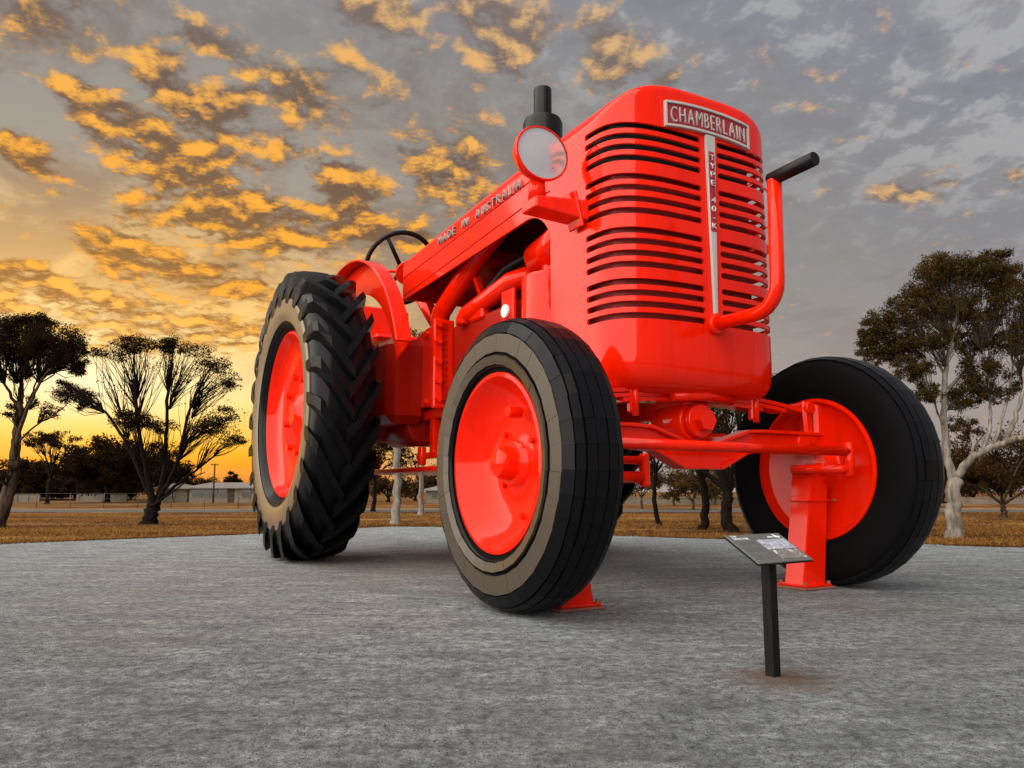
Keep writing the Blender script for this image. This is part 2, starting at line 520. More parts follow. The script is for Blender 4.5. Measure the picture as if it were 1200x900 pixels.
# ------------------------------------------------------------------ mesh builder
class MB:
    def __init__(s):
        s.v, s.f, s.sm = [], [], []

    def add(s, verts, faces, smooth=False):
        o = len(s.v)
        s.v += [tuple(v) for v in verts]
        for f in faces:
            s.f.append(tuple(i + o for i in f))
            s.sm.append(smooth)
        return s

    def box(s, c, d, rot=None, bev=0.0):
        """box with centre c, size d, chamfered vertical edges when bev > 0"""
        x, y, z = d[0] / 2, d[1] / 2, d[2] / 2
        if bev <= 0:
            vs = [(-x, -y, -z), (x, -y, -z), (x, y, -z), (-x, y, -z), (-x, -y, z), (x, -y, z), (x, y, z), (-x, y, z)]
            fs = [(3, 2, 1, 0), (4, 5, 6, 7), (0, 1, 5, 4), (1, 2, 6, 5), (2, 3, 7, 6), (3, 0, 4, 7)]
        else:
            e = min(bev, x * .9, y * .9, z * .9)
            vs, fs = [], []
            for sx in (-1, 1):
                for sy in (-1, 1):
                    for sz in (-1, 1):
                        vs += [(sx * x, sy * (y - e), sz * (z - e)), (sx * (x - e), sy * y, sz * (z - e)), (sx * (x - e), sy * (y - e), sz * z)]
            bm = bmesh.new()
            for v in vs:
                bm.verts.new(v)
            r = bmesh.ops.convex_hull(bm, input=bm.verts)
            bmesh.ops.recalc_face_normals(bm, faces=bm.faces)
            bm.verts.index_update()
            vs = [v.co.copy() for v in bm.verts]
            fs = [[v.index for v in f.verts] for f in bm.faces]
            bm.free()
        m = Matrix.Translation(Vector(c))
        if rot is not None:
            m = m @ rot.to_4x4()
        return s.add([m @ Vector(v) for v in vs], fs)

    def cyl(s, p0, p1, r0, r1=None, n=20, caps=True, smooth=True, bev=0.0):
        r1 = r0 if r1 is None else r1
        p0, p1 = Vector(p0), Vector(p1)
        d = p1 - p0
        q = d.normalized().to_track_quat('Z', 'Y').to_matrix()
        L = d.length
        prof = [(0, r0), (L, r1)]
        if bev > 0:
            prof = [(0, r0 - bev), (bev, r0), (L - bev, r1), (L, r1 - bev)]
        vs, fs = [], []
        for (h, r) in prof:
            for i in range(n):
                a = 2 * PI * i / n
                vs.append(p0 + q @ Vector((r * math.cos(a), r * math.sin(a), h)))
        sm = []
        for k in range(len(prof) - 1):
            for i in range(n):
                j = (i + 1) % n
                fs.append((k * n + i, k * n + j, (k + 1) * n + j, (k + 1) * n + i))
        s.add(vs, fs, smooth)
        if caps:
            o = len(s.v) - len(vs)
            s.f.append(tuple(o + i for i in reversed(range(n))))
            s.f.append(tuple(o + (len(prof) - 1) * n + i for i in range(n)))
            s.sm += [False, False]
        return s

    def tube(s, pts, rad, n=12, smooth=True, caps=True):
        """tube along a polyline; rad a number or one per point"""
        pts = [Vector(p) for p in pts]
        rad = [rad] * len(pts) if not hasattr(rad, '__len__') else rad
        vs, fs = [], []
        t0 = (pts[1] - pts[0]).normalized()
        u = t0.orthogonal().normalized()
        for k, p in enumerate(pts):
            a = (pts[k] - pts[k - 1]).normalized() if k > 0 else None
            c = (pts[k + 1] - pts[k]).normalized() if k < len(pts) - 1 else None
            t = ((a or c) + (c or a))
            t = t.normalized() if t.length > 1e-6 else (c or a)
            u = (u - t * u.dot(t))
            u = u.normalized() if u.length > 1e-6 else t.orthogonal().normalized()
            w = t.cross(u)
            for i in range(n):
                an = 2 * PI * i / n
                vs.append(p + (u * math.cos(an) + w * math.sin(an)) * rad[k])
        for k in range(len(pts) - 1):
            for i in range(n):
                j = (i + 1) % n
                fs.append((k * n + i, k * n + j, (k + 1) * n + j, (k + 1) * n + i))
        o = len(s.v)
        s.add(vs, fs, smooth)
        if caps:
            s.f.append(tuple(o + i for i in reversed(range(n))))
            s.f.append(tuple(o + (len(pts) - 1) * n + i for i in range(n)))
            s.sm += [False, False]
        return s

    def lathe(s, prof, n=48, c=(0, 0, 0), closed=False, smooth=True, a0=0.0, a1=2 * PI):
        """profile of (y, r) turned about the y axis through c"""
        full = abs(a1 - a0 - 2 * PI) < 1e-6
        m = n if full else n + 1
        vs, fs = [], []
        for (y, r) in prof:
            for i in range(m):
                a = a0 + (a1 - a0) * i / n
                vs.append((c[0] + r * math.cos(a), c[1] + y, c[2] + r * math.sin(a)))
        K = len(prof)
        for k in range(K if closed else K - 1):
            k2 = (k + 1) % K
            for i in range(n):
                j = (i + 1) % m if full else i + 1
                fs.append((k * m + i, k * m + j, k2 * m + j, k2 * m + i))
        return s.add(vs, fs, smooth)

    def prism(s, poly, y0, y1):
        """polygon in (x, z) extruded along y"""
        n = len(poly)
        vs = [(x, y0, z) for x, z in poly] + [(x, y1, z) for x, z in poly]
        fs = [tuple(range(n)), tuple(reversed(range(n, 2 * n)))]
        fs += [((i + 1) % n, i, i + n, (i + 1) % n + n) for i in range(n)]
        return s.add(vs, fs)

    def mesh(s, name, mat, fix=True, merge=False):
        me = bpy.data.meshes.new(name)
        me.from_pydata(s.v, [], s.f)
        me.polygons.foreach_set('use_smooth', s.sm)
        if fix:
            bm = bmesh.new()
            bm.from_mesh(me)
            if merge:
                bmesh.ops.remove_doubles(bm, verts=bm.verts, dist=1e-4)
            bmesh.ops.recalc_face_normals(bm, faces=bm.faces)
            bm.to_mesh(me)
            bm.free()
        me.materials.append(M[mat] if isinstance(mat, str) else mat)
        me.update()
        return me

    def build(s, name, mat, parent=None, fix=True, merge=False, bevel=0.0):
        o = link(name, s.mesh(name, mat, fix, merge), parent)
        if bevel > 0:
            b = o.modifiers.new('bevel', 'BEVEL')
            b.width, b.segments, b.limit_method, b.angle_limit = bevel, 2, 'ANGLE', R(35)
        return o


def link(name, data, parent=None):
    o = bpy.data.objects.new(name, data)
    COL.objects.link(o)
    if parent is not None:
        o.parent = parent
    return o


def empty(name, loc=(0, 0, 0), rz=0.0):
    o = bpy.data.objects.new(name, None)
    COL.objects.link(o)
    o.location = loc
    o.rotation_euler = (0, 0, rz)
    o.empty_display_size = .2
    return o


def tag(o, label=None, cat=None, group=None, kind=None):
    for k, v in (('label', label), ('category', cat), ('group', group), ('kind', kind)):
        if v:
            o[k] = v
    return o


def copy_tree(o, parent=None):
    c = o.copy()
    COL.objects.link(c)
    c.parent = parent
    for ch in list(o.children):
        copy_tree(ch, c)
    return c


def autosmooth(o, deg=35):
    me = o.data
    me.polygons.foreach_set('use_smooth', [True] * len(me.polygons))
    me.set_sharp_from_angle(angle=R(deg))
    return o


def sharp_rim(o):
    """mark open edges sharp so that the thickness shows crisp cut edges"""
    bm = bmesh.new()
    bm.from_mesh(o.data)
    for e in bm.edges:
        if e.is_boundary:
            e.smooth = False
    bm.to_mesh(o.data)
    bm.free()


# ------------------------------------------------------------------ ground, pad, road
def sheet(name, pts, z, mat, zfun=None):
    bm = bmesh.new()
    vs = [bm.verts.new((p[0], p[1], z)) for p in pts]
    bm.faces.new(vs)
    bmesh.ops.recalc_face_normals(bm, faces=bm.faces)
    me = bpy.data.meshes.new(name)
    bm.to_mesh(me)
    bm.free()
    if me.polygons[0].normal.z < 0:
        me.flip_normals()
    me.materials.append(M[mat])
    return tag(link(name, me), kind='structure')


sheet('ground', [(-1500, -200), (1500, -200), (1500, 2500), (-1500, 2500)], -.05, 'soil')
rng = random.Random(3)
edge_px = [(-420, 668), (-200, 650), (0, 637.5), (150, 631), (300, 625.5), (400, 619.5), (460, 616.5), (520, 617), (600, 621), (700, 626.5), (800, 630), (900, 632.5), (1050, 637), (1200, 641), (1400, 650), (1700, 668)]
edge = [ground(*q) for q in edge_px]
dense = []
for a, b in zip(edge[:-1], edge[1:]):
    for k in range(12):
        t = k / 12
        p = a.lerp(b, t)
        dense.append((p.x + rng.uniform(-.08, .08), p.y + rng.uniform(-.16, .16)))
dense += [(edge[-1].x, edge[-1].y), (60, -40), (-60, -40)]
sheet('gravel_pad', dense, 0.0, 'gravel')
sheet('road', [(-400, 62), (400, 66), (400, 74), (-400, 70)], -.035, 'asphalt')
sheet('path', [(-400, 71.5), (400, 75.5), (400, 79), (-400, 75)], -.04, 'sandpath')


def scatter_stones():
    """loose stones on the pad in the foreground, one mesh"""
    rg = np.random.default_rng(5)
    N = 70000
    u = rg.random(N)
    d = 3.9 / (1 - u * (1 - 3.9 / 22))               # denser near the lens
    xs = (rg.random(N) * 2 - 1) * (d * .72 + .3)
    s = .003 + .007 * rg.random(N) ** 3
    octa = np.array([(1, 0, 0), (-.5, .87, 0), (-.5, -.87, 0), (.1, .1, 1.0), (.1, 0, -.5)])
    tri = np.array([(0, 1, 3), (1, 2, 3), (2, 0, 3)])
    an = rg.random(N) * 6.28
    c, sn = np.cos(an), np.sin(an)
    V = octa[None] * (s[:, None, None] * (0.6 + .8 * rg.random((N, 5, 3))))
    Vx = V[:, :, 0] * c[:, None] - V[:, :, 1] * sn[:, None] + xs[:, None]
    Vy = V[:, :, 0] * sn[:, None] + V[:, :, 1] * c[:, None] + d[:, None]
    verts = np.stack([Vx, Vy, V[:, :, 2]], 2).reshape(-1, 3)
    F = (tri[None] + (np.arange(N) * 5)[:, None, None]).reshape(-1, 3)
    return verts, F


def np_mesh(name, verts, faces, mat, parent=None):
    me = bpy.data.meshes.new(name)
    nf, k = faces.shape
    me.vertices.add(len(verts))
    me.vertices.foreach_set('co', verts.astype(np.float32).ravel())
    me.loops.add(nf * k)
    me.loops.foreach_set('vertex_index', faces.astype(np.int32).ravel())
    me.polygons.add(nf)
    me.polygons.foreach_set('loop_start', np.arange(0, nf * k, k, dtype=np.int32))
    me.update(calc_edges=True)
    me.materials.append(M[mat])
    return link(name, me, parent)


v, f = scatter_stones()
tag(np_mesh('gravel_stones', v, f, 'stone'), 'loose small grey stones strewn over the gravel pad', 'gravel', kind='stuff')


def edge_y(x):
    for (a, b) in zip(edge[:-1], edge[1:]):
        if a.x <= x <= b.x:
            return a.y + (b.y - a.y) * (x - a.x) / (b.x - a.x)
    return 20


def scatter_blades(N, seed, ymax, hmin, hmax, wid, mat, name, label, lean=.8, flat=False, near=0.3, patch=7.0):
    rg = np.random.default_rng(seed)
    xs, ys = [], []
    while len(xs) < N:
        y = 22 + (ymax - 22) * rg.random() ** 1.7
        x = (rg.random() * 2 - 1) * (y * .72 + 2)
        if y < edge_y(x) + near + rg.random() ** 2 * .4:
            continue
        w = math.sin(x / patch * 2.1 + math.sin(y / patch * 3) * 2) + math.sin(y / patch * 4.7 + x / patch)
        if w + rg.normal() * .7 < -.1:
            continue
        xs.append(x)
        ys.append(y)
    xs, ys = np.array(xs), np.array(ys)
    h = hmin + (hmax - hmin) * rg.random(N)
    an = rg.random(N) * 6.28
    w = wid * (.6 + .8 * rg.random(N))
    dx, dy = np.cos(an) * w, np.sin(an) * w
    lx, ly = rg.normal(size=N) * h * lean, rg.normal(size=N) * h * lean
    zb = np.full(N, -.05)
    if flat:
        V = np.stack([np.stack([xs - dx, ys - dy, zb + .01], 1), np.stack([xs + dx, ys + dy, zb + .02 + h * rg.random(N)], 1), np.stack([xs + lx, ys + ly, zb + h], 1)], 1)
    else:
        V = np.stack([np.stack([xs - dx, ys - dy, zb], 1), np.stack([xs + dx, ys + dy, zb], 1), np.stack([xs + lx, ys + ly, zb + h], 1)], 1)
    F = np.arange(N * 3).reshape(N, 3)
    return tag(np_mesh(name, V.reshape(-1, 3), F, mat), label, 'grass' if not flat else 'leaf litter', kind='stuff')


scatter_blades(60000, 8, 62, .04, .16, .02, 'straw', 'dry_grass', 'dry straw coloured grass beyond the gravel pad')
scatter_blades(26000, 9, 45, .01, .05, .05, 'litter', 'leaf_litter', 'fallen red brown leaves along the edge of the pad', 1.5, True, 0.05, 4.0)

def edge_litter():
    """red brown leaves drifted along the rim of the pad"""
    rg = np.random.default_rng(19)
    P = []
    while len(P) < 24000:
        x = rg.uniform(-24, 24)
        d = rg.gamma(1.3, .8) - .5
        if math.sin(x * .9) + math.sin(x * 2.3 + 1) + rg.normal() * .9 < -.7:
            continue
        P.append((x, edge_y(x) + d, (.006 if d < .1 else -.045)))
    P = np.array(P)
    N = len(P)
    a = rg.random(N) * 6.28
    L = .04 + .09 * rg.random(N)
    t = np.stack([np.cos(a) * L, np.sin(a) * L, rg.random(N) * .05], 1)
    n = np.stack([-np.sin(a) * L * .4, np.cos(a) * L * .4, rg.random(N) * .04], 1)
    V = np.stack([P - t * .5, P + n * .5, P + t * .5, P - n * .5 + np.array((0, 0, .004))], 1)
    o = np_mesh('edge_litter', V.reshape(-1, 3), np.arange(N * 4).reshape(N, 4), 'litter')
    tag(o, 'red brown fallen leaves drifted along the rim of the gravel pad', 'leaf litter', kind='stuff')


edge_litter()

# ------------------------------------------------------------------ the tractor
TX, TY, TH = 2.828, 12.515, R(-60.302)
tractor = empty('tractor', (TX, TY, 0), TH)
tag(tractor, 'giant bright red vintage tractor sculpture with black tyres standing on the gravel pad', 'tractor')

RF, WF, TRK, RIMF = 1.99, .855, 6.325, 1.217
RR, WR, WB, RTRK, RIMR = 3.435, 1.42, 9.586, 7.0, 1.97


# --- front wheels: rim is the wheel, tyre panels etc. are its pieces
def front_wheel():
    h = WF / 2
    prof = [(-h * .80, RIMF + .015), (-h * .88, RIMF + .005), (-h * .90, RIMF - .05), (-h * .80, RIMF - .085), (-h * .55, RIMF - .14), (-h * .20, RIMF - .30), (-h * .02, .72),
            (-h * .02, .34), (-h * .10, .25), (-h * .62, .225), (-h * .78, .19), (-h * .84, .10), (-h * .85, .001)]
    m = MB().lathe(prof, 72)
    prof2 = [(h * .80, RIMF + .015), (h * .88, RIMF + .005), (h * .90, RIMF - .05), (h * .78, RIMF - .075), (h * .60, RIMF - .12), (h * .52, .8), (h * .48, .45), (h * .60, .40), (h * 1.1, .36), (h * 1.1, .001)]
    m.lathe(prof2, 72)
    m.lathe([(-h * .80, RIMF + .015), (h * .80, RIMF + .015)], 72)
    w = m.build('front_wheel', 'red_wheel', None, merge=True)
    autosmooth(w, 40)
    # tyre carcass
    t = [(-.36, 1.235), (-.355, 1.30), (-.385, 1.36), (-.405, 1.45), (-.405, 1.70), (-.37, 1.83), (-.30, 1.915), (0, 1.955),
         (.30, 1.915), (.37, 1.83), (.405, 1.70), (.405, 1.45), (.385, 1.36), (.355, 1.30), (.36, 1.235)]
    MB().lathe(t, 96, smooth=True).build('tyre', 'tyre_matte', w)
    # sheet panels of the tread and wall: one mesh for each strip, copied round the wheel
    N = 40
    strips = [('tread_panel', [(-.075, 1.99), (.075, 1.99)]), ('tread_panel', [(-.215, 1.977), (-.09, 1.989)]), ('tread_panel', [(.09, 1.989), (.215, 1.977)]),
              ('tread_panel', [(-.335, 1.925), (-.235, 1.966)]), ('tread_panel', [(.235, 1.966), (.335, 1.925)]),
              ('sidewall_panel', [(-.425, 1.76), (-.350, 1.905)]), ('sidewall_panel', [(-.432, 1.50), (-.429, 1.745)]), ('sidewall_panel', [(-.405, 1.335), (-.430, 1.455)])]
    rg = random.Random(11)
    for name, ((y0, r0), (y1, r1)) in strips:
        nn = N if r0 > 1.9 or r1 > 1.9 else 32
        if y0 > .3:
            nn = 36
        da = 2 * PI / nn
        g = .0016
        dep = .035
        L = math.hypot(y1 - y0, r1 - r0)
        ny, nr = -(r1 - r0) / L, (y1 - y0) / L
        if nr < 0 or (abs(nr) < .3 and ny * y0 < 0):
            ny, nr = -ny, -nr
        vs = []
        for (yy, r) in ((y0, r0), (y1, r1)):
            for lift in (0, -dep):
                for s_ in (-.5, .5):
                    a = s_ * (da - g)
                    rr = r + nr * lift
                    vs.append((rr * math.cos(a), yy + ny * lift, rr * math.sin(a)))
        fs = [(0, 1, 5, 4), (2, 6, 7, 3), (0, 2, 3, 1), (4, 5, 7, 6), (0, 4, 6, 2), (1, 3, 7, 5)]
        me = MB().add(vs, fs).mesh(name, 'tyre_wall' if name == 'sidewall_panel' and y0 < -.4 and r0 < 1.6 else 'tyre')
        for i in range(nn):
            o = link(name, me, w)
            o.rotation_euler = (rg.uniform(-.004, .004), -i * da, rg.uniform(-.004, .004))
    # bead ring, hub details
    MB().lathe([(-.400, 1.325), (-.418, 1.32), (-.418, 1.30), (-.38, 1.29)], 80).build('bead_ring', 'tyre', w)
    MB().cyl((.30, -h * .3, .66), (.30, -h * .80, .66), .075, .075, 16, bev=.01).build('valve_stem', 'red', w)
    for (bx, bz) in ((.18, -.72), (.42, .28), (-.30, .40), (-.34, -.30)):
        MB().cyl((bx, -h * .04, bz), (bx, -h * .16, bz), .045, n=6, smooth=False).build('wheel_bolt', 'red_wheel', w)
    return w


wf = front_wheel()
wf.parent = tractor
wf.location = (0, -TRK / 2, RF)
wf2 = copy_tree(wf, tractor)
wf2.location = (0, TRK / 2, RF)
wf2.rotation_euler = (0, R(7), PI)


# --- rear wheels
def rear_wheel():
    h = WR / 2
    prof = [(-h * .64, RIMR + .03), (-h * .72, RIMR + .01), (-h * .74, RIMR - .05), (-h * .66, RIMR - .09), (-h * .52, RIMR - .14), (-h * .40, RIMR - .26), (-h * .30, 1.2),
            (-h * .30, .55), (-h * .40, .45), (-h * .44, .32), (-h * .52, .26), (-h * .54, .001)]
    m = MB().lathe(prof, 80)
    prof2 = [(h * .78, RIMR + .03), (h * .86, RIMR + .01), (h * .88, RIMR - .06), (h * .6, RIMR - .14), (h * .2, 1.5), (h * .2, .7), (h * .9, .6), (h * .9, .001)]
    m.lathe(prof2, 80)
    m.lathe([(-h * .64, RIMR + .03), (h * .78, RIMR + .03)], 80)
    w = m.build('rear_wheel', 'red_wheel', None, merge=True)
    autosmooth(w, 40)
    t = [(-h * .66, RIMR + .02), (-h * .80, RIMR + .06), (-h * .96, RIMR + .28), (-h, 2.55), (-h * .985, 2.8), (-h * .93, 3.03), (-h * .80, 3.17), (-h * .5, 3.235), (0, 3.26)]
    t = t + [(-y, r) for (y, r) in reversed(t[:-1])]
    MB().lathe(t, 96).build('tyre', 'tyre', w)
    # lugs: bar running from the shoulder to past the middle, curved down the wall
    N = 24
    def lug(sgn):
        pts = []  # (y, angle, half width, top radius, base radius)
        prof = [(1.035, 0.05, .10, 2.74, 2.62), (1.045, 0.02, .115, 2.96, 2.75), (.985, -.005, .125, 3.22, 2.95), (.90, -.035, .13, 3.38, 3.08), (.55, -.155, .13, 3.43, 3.2), (.22, -.265, .125, 3.437, 3.22), (-.10, -.355, .12, 3.437, 3.22)]
        vs, fs = [], []
        for (yy, a, hw, rt, rb) in prof:
            for (r, s_) in ((rb, -1.25), (rt, -1), (rt, 1), (rb, 1.25)):
                aa = a + s_ * hw / 3.4
                vs.append((r * math.cos(aa), sgn * yy * h, r * math.sin(aa)))
        n = len(prof)
        for k in range(n - 1):
            for j in range(3):
                fs.append((k * 4 + j, k * 4 + j + 1, k * 4 + j + 5, k * 4 + j + 4))
        fs += [(0, 1, 2, 3), tuple((n - 1) * 4 + j for j in (3, 2, 1, 0))]
        return MB().add(vs, fs).mesh('tread_lug', 'tyre')
    for sgn, off in ((-1, 0), (1, .5)):
        me = lug(sgn)
        for i in range(N):
            o = link('tread_lug', me, w)
            o.rotation_euler = (0, -(i + off) * 2 * PI / N, 0)
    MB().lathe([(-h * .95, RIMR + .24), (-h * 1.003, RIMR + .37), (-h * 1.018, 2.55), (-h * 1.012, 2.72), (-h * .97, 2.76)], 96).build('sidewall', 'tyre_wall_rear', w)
    for k in range(8):
        a = k * PI / 4 + .2
        MB().cyl((.93 * math.cos(a), -h * .30, .93 * math.sin(a)), (.93 * math.cos(a), -h * .46, .93 * math.sin(a)), .085, n=6, smooth=False).build('wheel_bolt', 'red', w)
    return w


wr = rear_wheel()
wr.parent = tractor
wr.location = (-WB, -RTRK / 2, RR)
wr2 = copy_tree(wr, tractor)
wr2.location = (-WB, RTRK / 2, RR)
wr2.scale = (1, -1, 1)

# --- nose shell with cut slots
NB, NX0, NXB = 1.70, -.34, -1.42       # half width, x where the corner curve starts, x of the rear edge
NP = 3.3


def ztopc(x):
    """height of the hood along its middle"""
    return 7.90 + (x - .2) * .025 if x > -2.9 else 7.8225 + (x + 2.9) * .072


def zdrop(x):
    if x < -2.3:
        return .33 + (x + 8.25) / 5.95 * .09
    return .42 + (x + 2.3) / 2.6 * .02


def zedge(x):
    return ztopc(x) - zdrop(x)


def zcrown(x, y):
    return ztopc(x) - zdrop(x) * min(abs(y) / NB, 1) ** 5


def outline(y):
    """x of the nose front at lateral position y"""
    s = min(abs(y) / NB, 1)
    return NX0 + (.60 - NX0) * (1 - s ** NP) ** (1 / NP)


ROWS = [7.10, 6.93, 6.76, 6.59, 6.30, 6.13, 5.95, 5.77, 5.47, 5.30, 5.12, 4.95, 4.69, 4.52, 4.35, 4.18]
SH = .047                               # half height of a slot


def nose():
    # plan points from the rear edge on one side round the front to the other, by arc length
    half = []
    for i in range(0, 241):
        t = (i / 240)
        a = t * PI / 2
        s = math.sin(a) ** (2 / NP)
        half.append((NX0 + (.60 - NX0) * math.cos(a) ** (2 / NP), NB * s))
    half.append((NXB, NB))
    pl = [(x, -y) for x, y in reversed(half)] + half[1:]
    cum = [0]
    for a, b in zip(pl[:-1], pl[1:]):
        cum.append(cum[-1] + math.hypot(b[0] - a[0], b[1] - a[1]))
    tot = cum[-1]
    mid = tot / 2

    def P(u):
        u = max(0, min(tot, u))
        k = max(0, min(len(cum) - 2, np.searchsorted(cum, u) - 1))
        t = (u - cum[k]) / (cum[k + 1] - cum[k])
        return pl[k][0] + (pl[k + 1][0] - pl[k][0]) * t, pl[k][1] + (pl[k + 1][1] - pl[k][1]) * t
    r = SH
    s_out = mid - .40 - 2.30                 # slot outer end on the flank (arc length from the rear edge)
    for uu in np.linspace(0, mid, 400):      # find the arc length where the flank is at x = -0.62
        if P(uu)[0] > -.40:
            s_out = uu
            break
    s_in = mid - .175
    left = [s_out, s_out + r] + list(np.linspace(s_out + r, s_in - r, 22))[1:-1] + [s_in - r, s_in]
    right = [tot - u for u in reversed(left)]
    us = list(np.linspace(0, s_out, 5))[:-1] + left + [mid - .09, mid, mid + .09] + right + list(np.linspace(tot - s_out, tot, 5))[1:]
    iL0, iL1 = us.index(left[0]), us.index(left[-1])
    iR0, iR1 = us.index(right[0]), us.index(right[-1])
    zs = [3.62]
    for zc in reversed(ROWS):
        zs += [zc - SH, zc, zc + SH]
    ztop_n = len(zs)
    m = MB()
    nu = len(us)
    idx = {}

    def V(co):
        m.v.append(tuple(co))
        return len(m.v) - 1

    def lift(z, y):
        return z + .07 * max(0, (z - 4.2) / 3) * (abs(y) / NB) ** 2

    def vert(i, k):
        if (i, k) not in idx:
            x, y = P(us[i])
            idx[(i, k)] = V((x, y, lift(zs[k], y)))
        return idx[(i, k)]

    def face(*f):
        m.f.append(f)
        m.sm.append(True)
    for k in range(ztop_n - 1):
        slot_low = (k % 3 == 1) and k >= 1
        slot_up = (k % 3 == 2)
        for i in range(nu - 1):
            inL = iL0 <= i < iL1
            inR = iR0 <= i < iR1
            if (inL or inR) and (slot_low or slot_up):
                i0, i1 = (iL0, iL1) if inL else (iR0, iR1)
                if i == i0 or i == i1 - 1:       # rounded end: keep the corner, leave out the quarter disc
                    tip, inn = (i, i + 1) if i == i0 else (i + 1, i)
                    zc_k = k + 1 if slot_low else k
                    zo_k = k if slot_low else k + 1
                    arc = []
                    for th in (22.5, 45, 67.5):
                        ui = us[inn] + (us[tip] - us[inn]) * math.sin(R(th))
                        x, y = P(ui)
                        z = zs[zc_k] + (zs[zo_k] - zs[zc_k]) * math.cos(R(th))
                        arc.append(V((x, y, lift(z, y))))
                    poly = [vert(tip, zo_k), vert(inn, zo_k)] + arc + [vert(tip, zc_k)]
                    face(*poly)
                continue
            face(vert(i, k), vert(i + 1, k), vert(i + 1, k + 1), vert(i, k + 1))
    # top: rings shrinking to the rear spine
    def ring_top(s, drop, first=False):
        out = []
        for i in range(nu):
            x, y = P(us[i])
            x2, y2 = NXB + (x - NXB) * s, y * s
            out.append(V((x2, y2, zcrown(x2, y2) - drop)))
        return out
    prev = [vert(i, ztop_n - 1) for i in range(nu)]
    for s, drop in ((1.0, .17), (1.0, .12), (.997, .08), (.988, .042), (.972, .016), (.945, .003), (.82, 0), (.72, 0), (.6, 0), (.35, 0), (.12, 0)):
        cur = ring_top(s, drop)
        for i in range(nu - 1):
            face(prev[i], prev[i + 1], cur[i + 1], cur[i])
        prev = cur
    tip = V((NXB, 0, zcrown(NXB, 0)))
    for i in range(nu - 1):
        face(prev[i], prev[i + 1], tip)
    # bottom
    prev = [vert(i, 0) for i in range(nu)]
    for s, z in ((.998, 3.44), (.985, 3.30), (.955, 3.185), (.91, 3.115), (.84, 3.075), (.7, 3.05), (.3, 3.05)):
        cur = []
        for i in range(nu):
            x, y = P(us[i])
            cur.append(V((NXB + (x - NXB) * s, y * s, z)))
        for i in range(nu - 1):
            face(prev[i + 1], prev[i], cur[i], cur[i + 1])
        prev = cur
    o = m.build('grille_shell', 'red', tractor, merge=True)
    sol = o.modifiers.new('thickness', 'SOLIDIFY')
    sol.thickness, sol.offset = .045, -1
    autosmooth(o, 50)
    sharp_rim(o)
    return o


shell = nose()
# core behind the slots
def core(z0, z1, y0, y1, off, name, mat):
    pl = [(-.80, y0)] + [(outline(y) - off, y) for y in np.linspace(y0, y1, 25)]
    pl += [(x - .10, y) if i < 22 else (x - .04, y + .07) for i, (x, y) in enumerate(reversed(pl))]
    k = len(pl)
    vs = [(x, y, z0) for x, y in pl] + [(x, y, z1) for x, y in pl]
    MB().add(vs, [tuple(range(k)), tuple(reversed(range(k, 2 * k)))] + [((i + 1) % k, i, i + k, (i + 1) % k + k) for i in range(k)]).build(name, mat, shell)


core(3.3, 6.44, -1.56, 1.02, .13, 'radiator_core', 'red_core')
core(6.45, 7.40, -1.56, 1.02, .13, 'radiator_tank', 'void')


# --- letters
GLYPH = {}


def glyph(ch, mat, depth):
    key = (ch, mat, depth)
    if key not in GLYPH:
        cu = bpy.data.curves.new('glyph', 'FONT')
        cu.body = ch
        cu.size = 1.0
        cu.extrude = depth / 2
        cu.resolution_u = 4
        cu.offset = -.014
        t = bpy.data.objects.new('glyph', cu)
        COL.objects.link(t)
        bpy.context.view_layer.update()
        dg = bpy.context.evaluated_depsgraph_get()
        me = bpy.data.meshes.new_from_object(t.evaluated_get(dg))
        bpy.data.objects.remove(t)
        bpy.data.curves.remove(cu)
        me.name = 'letter'
        co = np.empty(len(me.vertices) * 3, dtype=np.float32)
        me.vertices.foreach_get('co', co)
        co = co.reshape(-1, 3)
        x0, x1 = co[:, 0].min(), co[:, 0].max()
        co[:, 0] -= (x0 + x1) / 2
        co[:, 1] /= .70                   # capital height -> 1
        me.vertices.foreach_set('co', co.ravel())
        me.materials.clear()
        me.materials.append(M[mat])
        GLYPH[key] = (me, x1 - x0)
    return GLYPH[key]


def letter_run(text, width, gap, mat, depth, space=.6):
    """(char, mesh, centre along the run, x factor) with the run scaled to the width"""
    seq, pos = [], 0.0
    for ch in text:
        if ch == ' ':
            pos += space
            continue
        me, w = glyph(ch, mat, depth)
        seq.append((me, pos + w / 2))
        pos += w + gap
    tot = pos - gap
    k = width / tot
    return [(me, c * k - width / 2, k) for me, c in seq]


def place_letter(me, parent, loc, ex, ey, ez, sx, sy):
    o = link('letter', me, parent)
    o.matrix_local = Matrix.Translation(loc) @ Matrix((ex, ey, ez)).transposed().to_4x4() @ Matrix.Diagonal((sx, sy, 1, 1))
    return o


def front_pt(y, off):
    x = outline(y)
    e = 1e-3
    dx = (outline(y + e) - outline(y - e)) / (2 * e)
    t = Vector((dx, 1, 0)).normalized()
    n = Vector((t.y, -t.x, 0))
    return Vector((x, y, 0)) + n * off, t, n


def front_band(y0, y1, zf0, zf1, off0, off1, n=14):
    """solid band that follows the curve of the nose; zf0/zf1 give bottom and top at y"""
    m = MB()
    vs, fs = [], []
    for i in range(n + 1):
        y = y0 + (y1 - y0) * i / n
        for off in (off0, off1):
            p, _, _ = front_pt(y, off)
            vs += [(p.x, p.y, zf0(y)), (p.x, p.y, zf1(y))]
    for i in range(n):
        a, b = i * 4, i * 4 + 4
        fs += [(a + 2, b + 2, b + 3, a + 3), (a, a + 1, b + 1, b), (a, b, b + 2, a + 2), (a + 1, a + 3, b + 3, b + 1)]
    fs += [(0, 2, 3, 1), tuple(n * 4 + j for j in (0, 1, 3, 2))]
    return m.add(vs, fs)


